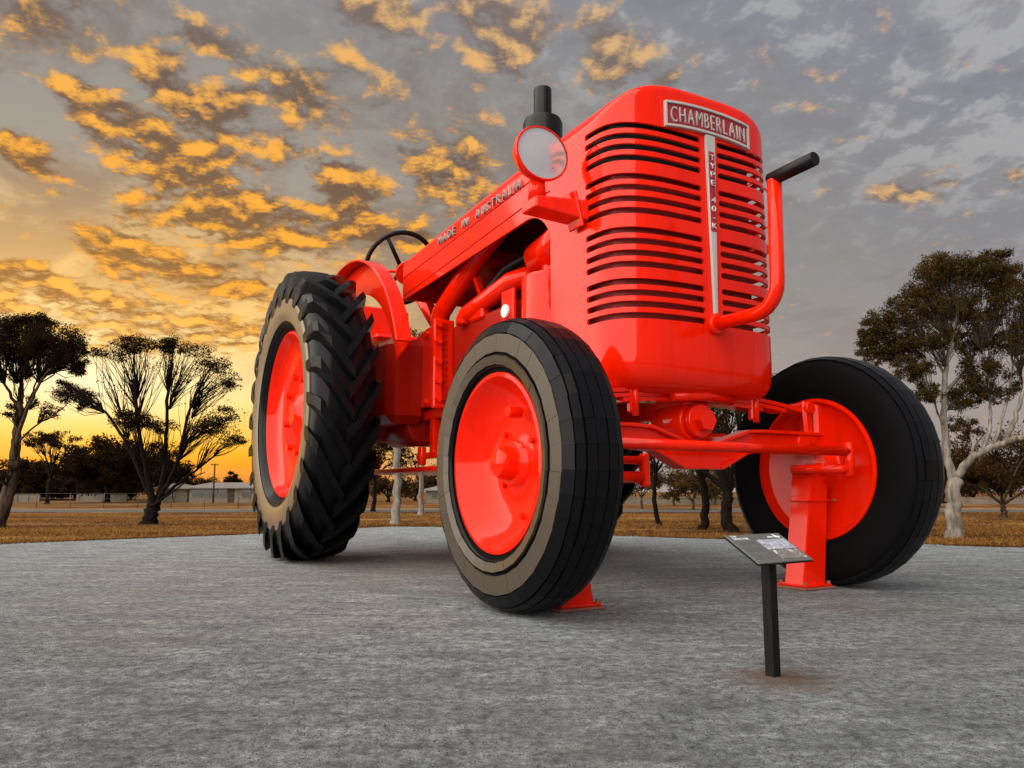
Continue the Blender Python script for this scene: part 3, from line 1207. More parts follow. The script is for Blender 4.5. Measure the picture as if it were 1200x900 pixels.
bend = lambda y: -.05 * (y / .88) ** 2 + .02
Z0, Z1 = 7.215, 7.605
badge = front_band(-.86, .86, lambda y: Z0 + bend(y) + .02, lambda y: Z1 + bend(y) - .02, .004, .030).build('name_badge', 'maroon', tractor)
fr = .024
for (a, b, f0, f1) in ((-.88, .88, lambda y: Z0 + bend(y) - .012, lambda y: Z0 + bend(y) + fr), (-.88, .88, lambda y: Z1 + bend(y) - fr, lambda y: Z1 + bend(y) + .012),
                       (-.88, -.853, lambda y: Z0 + bend(y) + fr - .003, lambda y: Z1 + bend(y) - fr + .004), (.853, .88, lambda y: Z0 + bend(y) + fr - .003, lambda y: Z1 + bend(y) - fr + .004)):
    front_band(a, b, f0, f1, .002, .062, 14 if b - a > 1 else 2).build('badge_frame', 'silver', badge)
LH = .255
for me, c, k in letter_run('CHAMBERLAIN', 1.56, .24, 'silver', .03):
    p, t, n = front_pt(c, .038)
    place_letter(me, badge, Vector((p.x, p.y, (Z0 + Z1) / 2 + bend(c) - LH / 2)), t, Vector((0, 0, 1)), n, k * 1.0, LH)

# tapering silver strip with the type lettering
m = MB()
x0 = .602
zt, zb = Z0 - .012, 4.19
wt, wb_ = .100, .030
m.add([(x0, -wt, zt), (x0, wt, zt), (x0, wb_, zb), (x0, -wb_, zb), (x0 + .05, -wt, zt), (x0 + .05, wt, zt), (x0 + .05, wb_, zb), (x0 + .05, -wb_, zb)],
      [(0, 1, 2, 3), (4, 7, 6, 5), (0, 4, 5, 1), (1, 5, 6, 2), (2, 6, 7, 3), (3, 7, 4, 0)])
strip = m.build('trim_strip', 'silver', tractor, bevel=.01)
zz0, zz1 = 5.62, 6.92
MB().box((x0 + .054, 0, (zz0 + zz1) / 2), (.012, .115, zz1 - zz0)).build('strip_inlay', 'maroon', strip)
txt = 'TYPE 40-K'
pitch_l = (zz1 - zz0 - .04) / len(txt)
for i, ch in enumerate(txt):
    if ch == ' ':
        continue
    me, w = glyph(ch, 'white_letter', .02)
    hgt = pitch_l * .66 if ch != '-' else pitch_l * .66
    place_letter(me, strip, Vector((x0 + .068, 0, zz1 - .02 - (i + .86) * pitch_l)), Vector((0, 1, 0)), Vector((0, 0, 1)), Vector((1, 0, 0)), .085 / max(w, .45), hgt)


# --- hood: inner skin plus outer panels with open joints
HB, HR = 1.62, -8.25


def zlow(x):
    if x > -2.35:
        t = min(1, (x + 2.35) / .95)
        return 6.43 - 1.13 * (1 - math.sqrt(max(0, 1 - t ** 2.2)))
    return 6.43 + (x + 2.35) * .039


def hood():
    xs = [HR + (-2.5 - HR) * i / 14 for i in range(15)] + [-2.5 + 1.06 * (1 - (1 - i / 16) ** 1.6) for i in range(1, 17)]
    groove1 = lambda x: 7.115 + (x + 2.2) * .0615
    groove2 = lambda x: min(6.70 + (x + 2.6) * .072, 6.72)
    crown = [(-HB + .005, -.05), (-HB + .010, -.02), (-HB + .022, .025), (-HB + .05, .065)] + [(y, None) for y in (-1.5, -1.4, -1.28, -1.1, -.8, -.4, 0)]
    crown = crown + [(-y, d) for y, d in reversed(crown[:-1])]

    def top_pt(x, y, d):
        z = zcrown(x, y) - .03 if d is None else zedge(x) + d
        return (x, y, z)
    # inner skin
    m = MB()
    rows = []
    for x in xs:
        row = [(x, -HB + .035, zlow(x) + .02)] + [top_pt(x, y * .985, (d if d is not None else None)) for y, d in crown] + [(x, HB - .035, zlow(x) + .02)]
        rows.append([(a, b, c - .02) for a, b, c in row])
    n = len(rows[0])
    m.add([v for r_ in rows for v in r_], [(i * n + j, i * n + j + 1, (i + 1) * n + j + 1, (i + 1) * n + j) for i in range(len(rows) - 1) for j in range(n - 1)], True)
    h = m.build('hood', 'red_core', tractor)
    sol = h.modifiers.new('thickness', 'SOLIDIFY')
    sol.thickness, sol.offset = .03, 0

    def panel(zl, zu, xa, xb, side):
        pts = [x for x in xs if xa + 1e-3 < x < xb - 1e-3]
        pts = [xa] + pts + [xb]
        p = MB()
        vs, fs = [], []
        for x in pts:
            for y in (HB, HB - .05):
                vs += [(x, side * y, zl(x)), (x, side * y, zu(x))]
        for i in range(len(pts) - 1):
            a, b = i * 4, i * 4 + 4
            fs += [(a, b, b + 1, a + 1), (a + 2, a + 3, b + 3, b + 2), (a, a + 2, b + 2, b), (a + 1, b + 1, b + 3, a + 3)]
        fs += [(0, 1, 3, 2), tuple((len(pts) - 1) * 4 + j for j in (0, 2, 3, 1))]
        p.add(vs, fs)
        o = p.build('hood_panel', 'red', h, bevel=.008)
        return o
    g = .011
    ztop = lambda x: zedge(x) - .067
    for sd in (-1, 1):
        panel(lambda x: groove1(x) + g, lambda x: ztop(x) - .0, HR, -1.445, sd)
        panel(lambda x: groove2(x) + g if x < -2.25 else groove2(-2.25) + g - (.0 if x < -1.9 else .10 * (x + 1.9) ** 2), lambda x: groove1(x) - g, HR, -1.445, sd)
        panel(lambda x: zlow(x), lambda x: groove2(x) - g if x < -2.25 else groove2(-2.25) - g - (.0 if x < -1.9 else .10 * (x + 1.9) ** 2), HR, -1.445, sd)
    # top sheet
    m = MB()
    rows = [[(x, -HB, zedge(x) - .065)] + [top_pt(x, y, d) for y, d in crown] + [(x, HB, zedge(x) - .065)] for x in xs]
    n = len(rows[0])
    m.add([v for r_ in rows for v in r_], [(i * n + j, i * n + j + 1, (i + 1) * n + j + 1, (i + 1) * n + j) for i in range(len(rows) - 1) for j in range(n - 1)], True)
    o = m.build('hood_top', 'red', h)
    sol = o.modifiers.new('thickness', 'SOLIDIFY')
    sol.thickness, sol.offset = .03, -1
    # rear bulkhead
    poly = [(-HB + .06, zlow(HR) + .02)] + [(y * .97, top_pt(HR, y, d)[2] - .05) for y, d in crown] + [(HB - .06, zlow(HR) + .02)]
    k = len(poly)
    MB().add([(HR + .03, y, z) for y, z in poly] + [(HR + .10, y, z) for y, z in poly],
             [tuple(range(k)), tuple(reversed(range(k, 2 * k)))] + [((i + 1) % k, i, i + k, (i + 1) % k + k) for i in range(k)]).build('bulkhead', 'red', h)
    # raised side lettering
    for sd in (-1, 1):
        L = Vector((sd * -1.0, 0, 0)) if sd > 0 else Vector((1, 0, 0))
        run = letter_run('MADE  IN  AUSTRALIA', 3.62, .30, 'letter_grey', .05, .50)
        for me, c, kx in run:
            x = -4.28 + (c if sd < 0 else -c)
            place_letter(me, h, Vector((x, sd * (HB + .027), 7.095 + (x + 2.5) * .028)), L, Vector((0, 0, 1)), Vector((0, sd, 0)), kx * .86, .18)
    return h


hd = hood()


# --- headlights on brackets
def headlight():
    prof = [(0.0, .001), (0.0, .20), (.06, .31), (.20, .42), (.36, .475), (.42, .485), (.45, .475), (.45, .448)]
    m = MB()
    vs = []
    n = 40
    for (hh, r_) in prof:
        for i in range(n):
            a = 2 * PI * i / n
            vs.append((hh - .42, r_ * math.cos(a), r_ * math.sin(a)))
    fs = [(k * n + i, k * n + (i + 1) % n, (k + 1) * n + (i + 1) % n, (k + 1) * n + i) for k in range(len(prof) - 1) for i in range(n)]
    m.add(vs, fs, True)
    b = m.build('headlight', 'red', None)
    autosmooth(b, 40)
    vs, fs = [], []
    lp = [(.455, .450), (.45, .42), (.47, .30), (.485, .15), (.49, .001)]
    for (hh, r_) in lp:
        for i in range(n):
            a = 2 * PI * i / n
            vs.append((hh - .44, r_ * math.cos(a), r_ * math.sin(a)))
    fs = [(k * n + i, k * n + (i + 1) % n, (k + 1) * n + (i + 1) % n, (k + 1) * n + i) for k in range(len(lp) - 1) for i in range(n)]
    MB().add(vs, fs, True).build('lens', 'lens', b)
    return b


for sd in (-1, 1):
    hl = headlight()
    hl.parent = tractor
    hl.location = (-.62, sd * 2.36, 6.87)
    hl.scale = (.92, 1, .92)
    # stem and arm as pieces of the lamp (lamp frame)
    MB().cyl((-.16, 0, -.78), (-.16, 0, -.42), .15, .13, 20).build('stem', 'red', hl)
    y_in = -sd * (2.36 - NB)                                 # flank of the shell in the lamp frame
    arm = MB()
    ya, yb = sd * .17, y_in * 1.02
    poly = [(-.38, ya * 1.0), (.10, ya * 1.0), (.34, yb), (-.10, yb)]
    vs = [(x, y, -.80) for x, y in poly] + [(x, y, -.80 - t) for (x, y), t in zip(poly, (.20, .20, .36, .36))]
    arm.add(vs, [(0, 1, 2, 3), (7, 6, 5, 4), (0, 4, 5, 1), (1, 5, 6, 2), (2, 6, 7, 3), (3, 7, 4, 0)])
    arm.build('arm', 'red', hl, bevel=.03)
    gus = MB().box((.10, y_in * .78, -.96), (.42, .06, .62), Matrix.Rotation(R(14), 3, 'X'), bev=.02)
    gus.build('gusset', 'red', hl)

# --- exhaust stack
ex, ey = -4.36, 0.0
def vlathe(prof, c, n=36):
    m = MB()
    vs = []
    for (z, r_) in prof:
        for i in range(n):
            a = 2 * PI * i / n
            vs.append((c[0] + r_ * math.cos(a), c[1] + r_ * math.sin(a), c[2] + z))
    fs = [(k * n + i, k * n + (i + 1) % n, (k + 1) * n + (i + 1) % n, (k + 1) * n + i) for k in range(len(prof) - 1) for i in range(n)]
    return m.add(vs, fs, True)


st = vlathe([(0, .30), (1.55, .30), (1.60, .42), (2.12, .43), (2.22, .39), (2.30, .22), (2.32, .195), (2.92, .195), (2.94, .185), (2.94, .12), (2.3, .12)], (ex, ey, 7.36)).build('exhaust_stack', 'black', tractor)
autosmooth(st, 35)

# --- starting crank on the front
cz = 4.15
ck = MB()
pts = [(.52, 0, cz), (1.45, 0, cz)] + [(1.45 + .40 * math.sin(a), 0, cz + .40 * (1 - math.cos(a))) for a in (R(15), R(30), R(45), R(60), R(75), R(90))] + [(1.88, 0, 6.02)]
ck.tube(pts, .105, 20)
cr = ck.build('crank_handle', 'red', tractor)
MB().cyl((.585, 0, cz), (.70, 0, cz), .165, n=24, bev=.02).build('flange', 'red', cr)
MB().cyl((1.80, 0, 6.05), (2.60, 0, 6.08), .10, n=20, bev=.012).build('grip', 'black', cr)

# --- front axle: dropped beam, spring, king pins, steering
def beam():
    """I-section beam with a dip in the middle, in the plane x = 0"""
    top = [(-2.75, 2.60), (-1.35, 2.60), (-1.0, 2.585), (-.2, 2.34), (.2, 2.34), (1.0, 2.585), (1.35, 2.60), (2.75, 2.60)]
    bot = [(-2.75, 2.24), (-1.35, 2.24), (-.95, 2.19), (-.40, 1.94), (.40, 1.94), (.95, 2.19), (1.35, 2.24), (2.75, 2.24)]
    m = MB()
    n = len(top)

    def web(x0_, x1_, up, lo):
        vs = [(x_, y, z) for x_ in (x0_, x1_) for (y, z) in up + lo[::-1]]
        k = 2 * n
        fs = [tuple(range(k)), tuple(reversed(range(k, 2 * k)))] + [((i + 1) % k, i, i + k, (i + 1) % k + k) for i in range(k)]
        m.add(vs, fs)
    web(.10, .20, [(y, z - .05) for y, z in top], [(y, z + .05) for y, z in bot])
    web(.01, .29, top, [(y, z - .055) for y, z in top])
    web(.01, .29, [(y, z + .055) for y, z in bot], bot)
    return m.build('front_axle', 'red', tractor, bevel=.012)


ax = beam()
MB().cyl((-.6, 0, 2.69), (.12, 0, 2.69), .33, n=32, bev=.03).build('pivot_housing', 'red', ax)
MB().cyl((.12, 0, 2.69), (.26, 0, 2.69), .27, n=32, bev=.02).build('pivot_collar', 'red', ax)
MB().cyl((.26, 0, 2.69), (.40, 0, 2.69), .17, n=6, smooth=False).build('pivot_nut', 'red', ax)
MB().box((-.2, 0, 3.0), (.7, .55, .16), bev=.03).build('bolster', 'red', ax)
MB().tube([(.30, -.62, 3.03), (.33, 0, 3.08), (.30, .62, 3.03)], [.07, .09, .07], 10).build('tow_lug', 'red', ax)
# leaf spring across the front
for k, (half, z) in enumerate(((2.55, 3.20), (2.0, 3.12), (1.45, 3.05))):
    pts = [(-half + 2 * half * i / 16) for i in range(17)]
    vs = []
    for y in pts:
        zc = z - .22 * (abs(y) / 2.55) ** 2
        for (x_, dz) in ((-.16, 0), (.16, 0), (.16, -.062), (-.16, -.062)):
            vs.append((x_, y, zc + dz))
    fs = [(i * 4 + j, i * 4 + (j + 1) % 4, i * 4 + 4 + (j + 1) % 4, i * 4 + 4 + j) for i in range(16) for j in range(4)] + [(0, 1, 2, 3), (67, 66, 65, 64)]
    MB().add(vs, fs).build('spring_leaf', 'red', ax)
for sd in (-1, 1):
    MB().box((.12, sd * 1.25, 2.97), (.12, .16, .42), bev=.03).build('spring_clip', 'red', ax)
    MB().cyl((.19, sd * 1.25, 2.72), (.19, sd * 1.25, 3.24), .055, n=10).build('clip_bolt', 'red', ax)
    # shackle and king pin
    MB().box((.16, sd * 2.50, 2.78), (.10, .20, .74), Matrix.Rotation(R(sd * 4), 3, 'X'), bev=.05).build('shackle', 'red', ax)
    for zz in (3.02, 2.50):
        MB().cyl((-.20, sd * 2.51, zz), (.26, sd * 2.51, zz), .115, n=20, bev=.02).build('shackle_pin', 'red', ax)
    MB().cyl((-.16, sd * 2.30, 2.44), (.26, sd * 2.30, 2.44), .15, n=20, bev=.02).build('shackle_eye', 'red', ax)
    MB().box((0, sd * 2.86, 2.55), (.40, .36, 1.12), bev=.06).build('king_pin_block', 'red', ax)
    MB().cyl((0, sd * 2.70, RF), (0, sd * 3.3, RF), .36, .30, 28).build('stub_axle', 'red', ax)
    MB().box((.12, sd * 2.78, 1.98), (.44, .30, .20), bev=.04).build('steering_boss', 'red', ax)
    # steering arm forward to the tie rod
    MB().tube([(.05, sd * 2.20, 1.965), (.78, sd * 2.45, 1.965), (.84, sd * 2.60, 1.965)], .082, 12).build('steering_arm', 'red', ax)
    MB().cyl((.86, sd * 2.62, 1.84), (.86, sd * 2.62, 2.40), .085, n=16, bev=.015).build('tie_rod_end', 'red', ax)
for z_ in (1.80, 2.04):
    MB().tube([(.5, -2.75, z_), (.5, -1.42, z_)], .06 if z_ > 2 else .085, 12).build('steering_link', 'red', ax)
MB().box((.5, -1.36, 1.90), (.14, .13, .48), bev=.03).build('link_plate', 'red', ax)
MB().tube([(.86, -2.62, 2.25), (.86, 2.62, 2.25)], .076, 18).build('tie_rod', 'red', ax)
MB().tube([(-.35, -.9, 2.30), (-3.6, -.5, 2.9)], .07, 12).build('drag_link', 'red', ax)
MB().tube([(-.2, .9, 2.45), (-4.4, .35, 2.75)], .10, 12).build('radius_rod', 'red', ax)
MB().tube([(-.2, -.9, 2.45), (-4.4, -.35, 2.75)], .10, 12).build('radius_rod', 'red', ax)

# --- support posts bolted to the ground
for sd in (-1, 1):
    yb, yt = 2.36 * sd, 2.62 * sd
    m = MB()
    vs = []
    for (y, z, wy) in ((yb, .03, .27), (yt - .05 * sd, 1.50, .225), (yt, 1.92, .215)):
        for (sx, sy) in ((-1, -1), (1, -1), (1, 1), (-1, 1)):
            vs.append((.06 + sx * .20, y + sy * wy, z))
    fs = [(k * 4 + i, k * 4 + (i + 1) % 4, k * 4 + 4 + (i + 1) % 4, k * 4 + 4 + i) for k in range(2) for i in range(4)] + [(3, 2, 1, 0), (8, 9, 10, 11)]
    po = m.add(vs, fs).build('support_post', 'red', tractor, bevel=.02)
    MB().box((.06, yb, .022), (.66, .74, .036), bev=.01).build('base_plate', 'steel', po)
    MB().box((.06, yb, .060), (.58, .66, .034), bev=.01).build('base_plate', 'red', po)
    for sx in (-1, 1):
        for sy in (-1, 1):
            MB().cyl((.06 + sx * .245, yb + sy * .29, .078), (.06 + sx * .245, yb + sy * .29, .125), .035, n=6, smooth=False).build('anchor_bolt', 'steel', po)
    MB().box((.06, yt - .06 * sd, 1.45), (.47, .58, .022)).build('post_seam', 'red', po)
    for sx in (-1, 1):
        MB().cyl((.06 + sx * .265, yt + .21 * sd, 1.45), (.06 + sx * .33, yt + .21 * sd, 1.45), .022, n=8).build('pin', 'steel', po)

# --- engine, gearbox and frame seen between the wheels
en = MB().box((-4.15, 0, 4.38), (4.4, 2.3, 1.78), bev=.04).build('engine_block', 'red_shaded', tractor)
MB().box((-4.0, .1, 5.75), (4.0, 1.1, .95), bev=.12).build('cylinder_head', 'red_shaded', en)
MB().box((-4.3, -.05, 6.28), (3.6, .8, .22), bev=.08).build('rocker_cover', 'red_shaded', en)
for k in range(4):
    MB().box((-2.6 - k * .85, -.72, 5.62), (.34, .36, .34), bev=.05).build('manifold_port', 'red_shaded', en)
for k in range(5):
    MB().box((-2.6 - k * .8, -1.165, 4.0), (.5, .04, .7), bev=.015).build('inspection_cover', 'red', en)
# flange plate with bolts
fl = MB()
poly = [(-7.75, 3.52), (-7.82, 3.80), (-7.80, 4.05), (-7.98, 4.25), (-8.02, 4.62), (-7.86, 4.98), (-7.80, 5.25), (-7.2, 5.36), (-6.42, 5.36), (-6.42, 3.47)]
fl.prism(poly, -1.42, -1.20)
flange = fl.build('gearbox_cover', 'red', tractor, bevel=.03)
for (x_, z_) in ((-7.66, 3.66), (-7.66, 4.12), (-7.84, 4.55), (-7.66, 5.05), (-7.15, 5.20), (-7.15, 3.62)):
    MB().cyl((x_, -1.42, z_), (x_, -1.50, z_), .075, n=6, smooth=False).build('cover_bolt', 'red', flange)
MB().box((-6.50, -1.33, 4.42), (.16, .50, 2.0), bev=.03).build('flange', 'red', flange)
for z_ in (3.62, 4.02, 4.45, 4.9, 5.28):
    MB().cyl((-6.42, -1.49, z_), (-6.30, -1.49, z_), .07, n=6, smooth=False).build('flange_bolt', 'red', flange)
# gearbox, rear housing
gb = MB()
gb.cyl((-8.6, 0, 4.3), (-6.6, 0, 4.3), 1.15, 1.2, 32, bev=.08)
gearbox = gb.build('gearbox', 'red_shaded', tractor)
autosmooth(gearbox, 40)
MB().box((-9.6, 0, 3.95), (2.3, 2.3, 2.3), bev=.25).build('rear_housing', 'red_shaded', gearbox)
MB().cyl((-WB, -3.3, RR), (-WB, 3.3, RR), .62, n=32, bev=.05).build('rear_axle_housing', 'red_shaded', gearbox)
MB().cyl((-9.7, -1.15, 3.22), (-7.75, -1.15, 3.22), .52, .56, 28, bev=.10).build('transmission_drum', 'red_shaded', gearbox)
# chassis frame
ch = MB().box((-5.0, -1.18, 3.36), (7.2, .22, .24), bev=.03).build('chassis_frame', 'red', tractor)
MB().box((-5.0, 1.18, 3.36), (7.2, .22, .24), bev=.03).build('rail', 'red', ch)
for x_ in (-7.15, -6.35, -3.0):
    MB().box((x_, -1.20, 2.82), (.22, .20, .86), bev=.03).build('hanger', 'red', ch)
MB().box((-5.4, -1.20, 2.42), (5.2, .22, .14), bev=.02).build('rail', 'red', ch)
MB().box((-5.1, 0, 2.78), (3.6, 2.0, .86), bev=.12).build('oil_sump', 'red_shaded', ch)
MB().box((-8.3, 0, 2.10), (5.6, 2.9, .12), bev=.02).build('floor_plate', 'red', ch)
MB().box((-8.6, -1.75, 4.15), (2.3, 1.0, 2.0), bev=.18).build('final_drive', 'red_shaded', gearbox)
MB().box((-11.3, -1.30, 2.36), (1.2, .24, .36), bev=.05).build('step_box', 'red_shaded', ch)
MB().cyl((-7.55, -1.35, 2.2), (-7.55, -1.35, 2.62), .10, n=14, bev=.02).build('drain_plug', 'red', ch)
MB().box((-2.3, -.95, 3.05), (1.8, .2, .3), bev=.03).build('front_bracket', 'red', ch)
MB().box((-2.3, .95, 3.05), (1.8, .2, .3), bev=.03).build('front_bracket', 'red', ch)
# pipes and canister
p1 = MB().tube([(-6.95, -1.2, 5.20), (-6.95, -1.2, 5.58), (-6.87, -1.2, 5.70), (-5.0, -1.15, 6.66), (-4.4, -1.05, 6.95)], .215, 20).build('intake_pipe', 'red', tractor)
p2 = MB().tube([(-5.72, -1.17, 5.18), (-5.72, -1.17, 5.30), (-5.62, -1.16, 5.40), (-3.9, -1.05, 5.74), (-3.3, -.8, 5.80)], .20, 20).build('exhaust_manifold_pipe', 'red', tractor)
MB().tube([(-6.15, -.98, 5.22), (-6.1, -.95, 5.45), (-4.4, -.86, 6.16), (-3.5, -.75, 6.28)], .10, 14).build('black_hose', 'black', tractor)
MB().box((-5.15, -1.12, 5.36), (.62, .20, .36), bev=.04).build('junction_box', 'red', tractor)
can = vlathe([(0, .001), (0, .50), (.06, .56), (1.80, .56), (1.86, .52), (1.90, .30), (1.91, .001)], (-2.44, -1.02, 3.62)).build('filter_canister', 'red', tractor)
autosmooth(can, 35)
MB().cyl((-2.44, -1.02, 5.50), (-2.44, -1.02, 5.78), .17, .17, 18, bev=.02).build('canister_neck', 'red', can)
MB().cyl((-2.75, -1.02, 5.52), (-2.75, -1.02, 5.70), .06, .06, 12).build('canister_tap', 'silver', can)
MB().tube([(-2.95, -1.0, 5.98), (-2.2, -1.12, 5.98), (-1.5, -1.20, 6.06)], [.30, .31, .33], 24).build('water_pipe', 'red', tractor)
br = MB().box((-3.52, -1.32, 5.05), (.46, .08, .80), bev=.02).build('gauge_bracket', 'red', tractor)
MB().cyl((-3.52, -1.36, 5.02), (-3.52, -1.43, 5.02), .13, n=24, bev=.015).build('gauge', 'white_letter', br)
MB().cyl((-3.40, -1.36, 4.76), (-3.40, -1.41, 4.76), .06, n=12).build('gauge_tap', 'silver', br)
# under-hood tank
MB().box((-6.6, 0, 6.66), (2.9, 2.0, .40), bev=.12).build('fuel_tank', 'red_shaded', tractor)
MB().box((-2.15, 0, 5.2), (.12, 2.3, 3.1), bev=.03).build('fan_shroud', 'void', tractor)
for sx in (-7.9, -5.4):
    MB().box((sx, -.9, 5.75), (.12, .12, .95), Matrix.Rotation(R(20), 3, 'X')).build('tank_strut', 'red', tractor)


# --- fenders
def fender(sd):
    rad, t = 3.87, .05
    ya, yb = 2.30, 2.66
    n = 32
    a0, a1 = R(20), R(150)
    m = MB()
    vs, fs = [], []
    for i in range(n + 1):
        a = a0 + (a1 - a0) * i / n
        for (r_, y) in ((rad, ya), (rad, yb - .02), (rad - .02, yb), (rad - .04, yb), (rad - t - .01, yb - .03), (rad - t, ya + .05), (3.05, ya + .05), (3.05, ya)):
            vs.append((-WB + r_ * math.cos(a), sd * y, RR + r_ * math.sin(a)))
    k = 8
    fs = [(i * k + j, i * k + (j + 1) % k, (i + 1) * k + (j + 1) % k, (i + 1) * k + j) for i in range(n) for j in range(k)] + [tuple(range(k)), tuple(n * k + j for j in reversed(range(k)))]
    m.add(vs, fs)
    o = m.build('fender', 'red', tractor)
    autosmooth(o, 30)
    return o


fender(-1)
fender(1)
# platform behind the hood, seat and steering
MB().box((-10.2, 0, 5.05), (3.2, 4.6, .12), bev=.02).build('platform', 'red_shaded', tractor)
seat = MB().box((-13.0, 0, 6.1), (1.4, 1.7, .22), bev=.1).build('seat', 'red', tractor)
MB().box((-13.75, 0, 6.75), (.18, 1.6, 1.2), Matrix.Rotation(R(-10), 3, 'Y'), bev=.08).build('seat_back', 'red', seat)
MB().cyl((-13.0, 0, 5.1), (-13.0, 0, 6.02), .16, n=14).build('seat_post', 'red', seat)

SWC = Vector((-11.45, -.42, 7.98))
ax_s = Vector((-.88, 0, .475)).normalized()
u_s = Vector((0, 1, 0))
w_s = ax_s.cross(u_s)
m = MB()
NS = 56
swr = 1.04
vs, fs = [], []
for i in range(NS):
    a = 2 * PI * i / NS
    d = u_s * math.cos(a) + w_s * math.sin(a)
    for j in range(10):
        b_ = 2 * PI * j / 10
        vs.append(SWC + d * (swr + .072 * math.cos(b_)) + ax_s * .072 * math.sin(b_))
fs = [(i * 10 + j, i * 10 + (j + 1) % 10, ((i + 1) % NS) * 10 + (j + 1) % 10, ((i + 1) % NS) * 10 + j) for i in range(NS) for j in range(10)]
sw = m.add(vs, fs, True).build('steering_wheel', 'black', tractor)
for k in range(3):
    a = R(90 + 120 * k + 25)
    d = u_s * math.cos(a) + w_s * math.sin(a)
    MB().cyl(SWC - ax_s * .10 + d * .08, SWC + d * swr, .065, .055, 10).build('spoke', 'black', sw)
MB().cyl(SWC - ax_s * .2, SWC + ax_s * .06, .17, .13, 18, bev=.02).build('hub', 'black', sw)
MB().cyl(SWC - ax_s * .22, Vector((-8.4, -.42, 5.4)), .13, .16, 16).build('column', 'red', sw)
MB().cyl(SWC - ax_s * .55, SWC - ax_s * .24, .34, .20, 20, bev=.03).build('column_head', 'red', sw)
MB().tube([SWC - ax_s * .42 + Vector((0, -.9, -.08)), SWC - ax_s * .40, SWC - ax_s * .42 + Vector((.1, .8, .12))], .045, 8).build('throttle_lever', 'red', sw)

# ------------------------------------------------------------------ information sign
def sign():
    nl = at_depth(890, 660.5, 6.86)
    z0 = nl.z
    base = ground(906, 792)
    t = (z0 - EYE) / ray(953, 655.5).z
    d = ray(953, 655.5) * t
    nr = Vector((d.x, d.y, z0))
    wv = nr - nl
    W = wv.length
    wv.normalize()
    dv = Vector((-wv.y, wv.x, 0))
    # slope so that the far left corner lands where it shows
    best = None
    for a in np.linspace(.1, .8, 141):
        for h in np.linspace(.02, .5, 97):
            p = nl + dv * a + Vector((0, 0, h))
            q = p - Vector((0, 0, EYE))
            fw = q.y * math.cos(PITCH) + q.z * math.sin(PITCH)
            up = -q.y * math.sin(PITCH) + q.z * math.cos(PITCH)
            e = (600 + FPX * q.x / fw - 849) ** 2 + (450 - FPX * up / fw - 627.5) ** 2
            if best is None or e < best[0]:
                best = (e, a, h)
    _, a, h = best
    up_v = dv * a + Vector((0, 0, h))
    D = up_v.length
    up_v.normalize()
    nv = wv.cross(up_v).normalized()
    root = empty('information_sign', (base.x, base.y, 0))
    tag(root, 'low information sign with tilted printed panel on a black square post', 'sign')
    frame = Matrix((wv, up_v, nv)).transposed().to_4x4()
    frame.translation = nl - root.location

    def add(m, name, mat, parent):
        o = m.build(name, mat, parent)
        if parent is root:
            o.matrix_local = frame
        return o
    pan = add(MB().box((W / 2, D / 2, -.006), (W, D, .012), bev=.003), 'panel', 'panel', root)
    add(MB().box((W / 2, D / 2, -.020), (W * 1.012, D * 1.012, .015), bev=.004), 'panel_tray', 'post_black', root)

    def flat(x0, y0, x1, y1, name, mat, zt=.0022):
        MB().box(((x0 + x1) / 2 * W, (y0 + y1) / 2 * D, zt / 2 + .0003), ((x1 - x0) * W, (y1 - y0) * D, zt)).build(name, mat, pan)
    flat(.43, .42, .965, .78, 'photo_print', 'photo_a')
    flat(.49, .10, .955, .385, 'photo_print', 'photo_b')
    rg = random.Random(4)
    for blk, (ya, yb) in enumerate(((.60, .72), (.36, .55), (.10, .31))):
        n = int((ya - yb) / -.034)
        for i in range(n):
            yy = yb - i * .034
            flat(.055, yy - .015, .055 + (.34 if i < n - 1 else .2) * rg.uniform(.93, 1), yy, 'text_line', 'panel_grey', .0012)
    for txt, y0, wd, hh in (('THE', .895, .105, .058), ('TRACTOR', .805, .275, .066)):
        for me, c, k in letter_run(txt, wd * W, .12, 'panel_text', .003):
            place_letter(me, pan, Vector(((.055 + wd / 2) * W + c, y0 * D, .002)), Vector((1, 0, 0)), Vector((0, 1, 0)), Vector((0, 0, 1)), k, hh * D)
    # emblem: bar and three leaves
    flat(.70, .845, .80, .875, 'emblem', 'panel_text')
    for k, (x_, y_, s_) in enumerate(((.855, .875, .030), (.905, .850, .024), (.85, .925, .018))):
        MB().cyl((x_ * W, y_ * D, .0005), (x_ * W, y_ * D, .003), s_ * W, n=5, smooth=False).build('emblem', 'panel_text', pan)
    # post
    top = nl.z - .03
    mid = (nl + nr) / 2 + up_v * D * .3
    m = MB()
    vs = []
    ang = math.atan2(wv.y, wv.x)
    for (z, off) in ((-.05, 0), (top + .13, 0)):
        for (sx, sy) in ((-1, -1), (1, -1), (1, 1), (-1, 1)):
            x_, y_ = sx * .048, sy * .048
            vs.append((x_ * math.cos(ang) - y_ * math.sin(ang), x_ * math.sin(ang) + y_ * math.cos(ang), z))
    # cut the top along the panel
    for i in range(4, 8):
        x_, y_, z = vs[i]
        w_ = Vector((x_, y_, 0)) + root.location - nl
        zz = nl.z - (w_.x * nv.x + w_.y * nv.y) / nv.z - .03
        vs[i] = (x_, y_, zz)
    m.add(vs, [(3, 2, 1, 0), (4, 5, 6, 7), (0, 1, 5, 4), (1, 2, 6, 5), (2, 3, 7, 6), (3, 0, 4, 7)])
    m.build('post', 'post_black', root, bevel=.006)
    print('SIGN', W, D, a, h, z0)


sign()


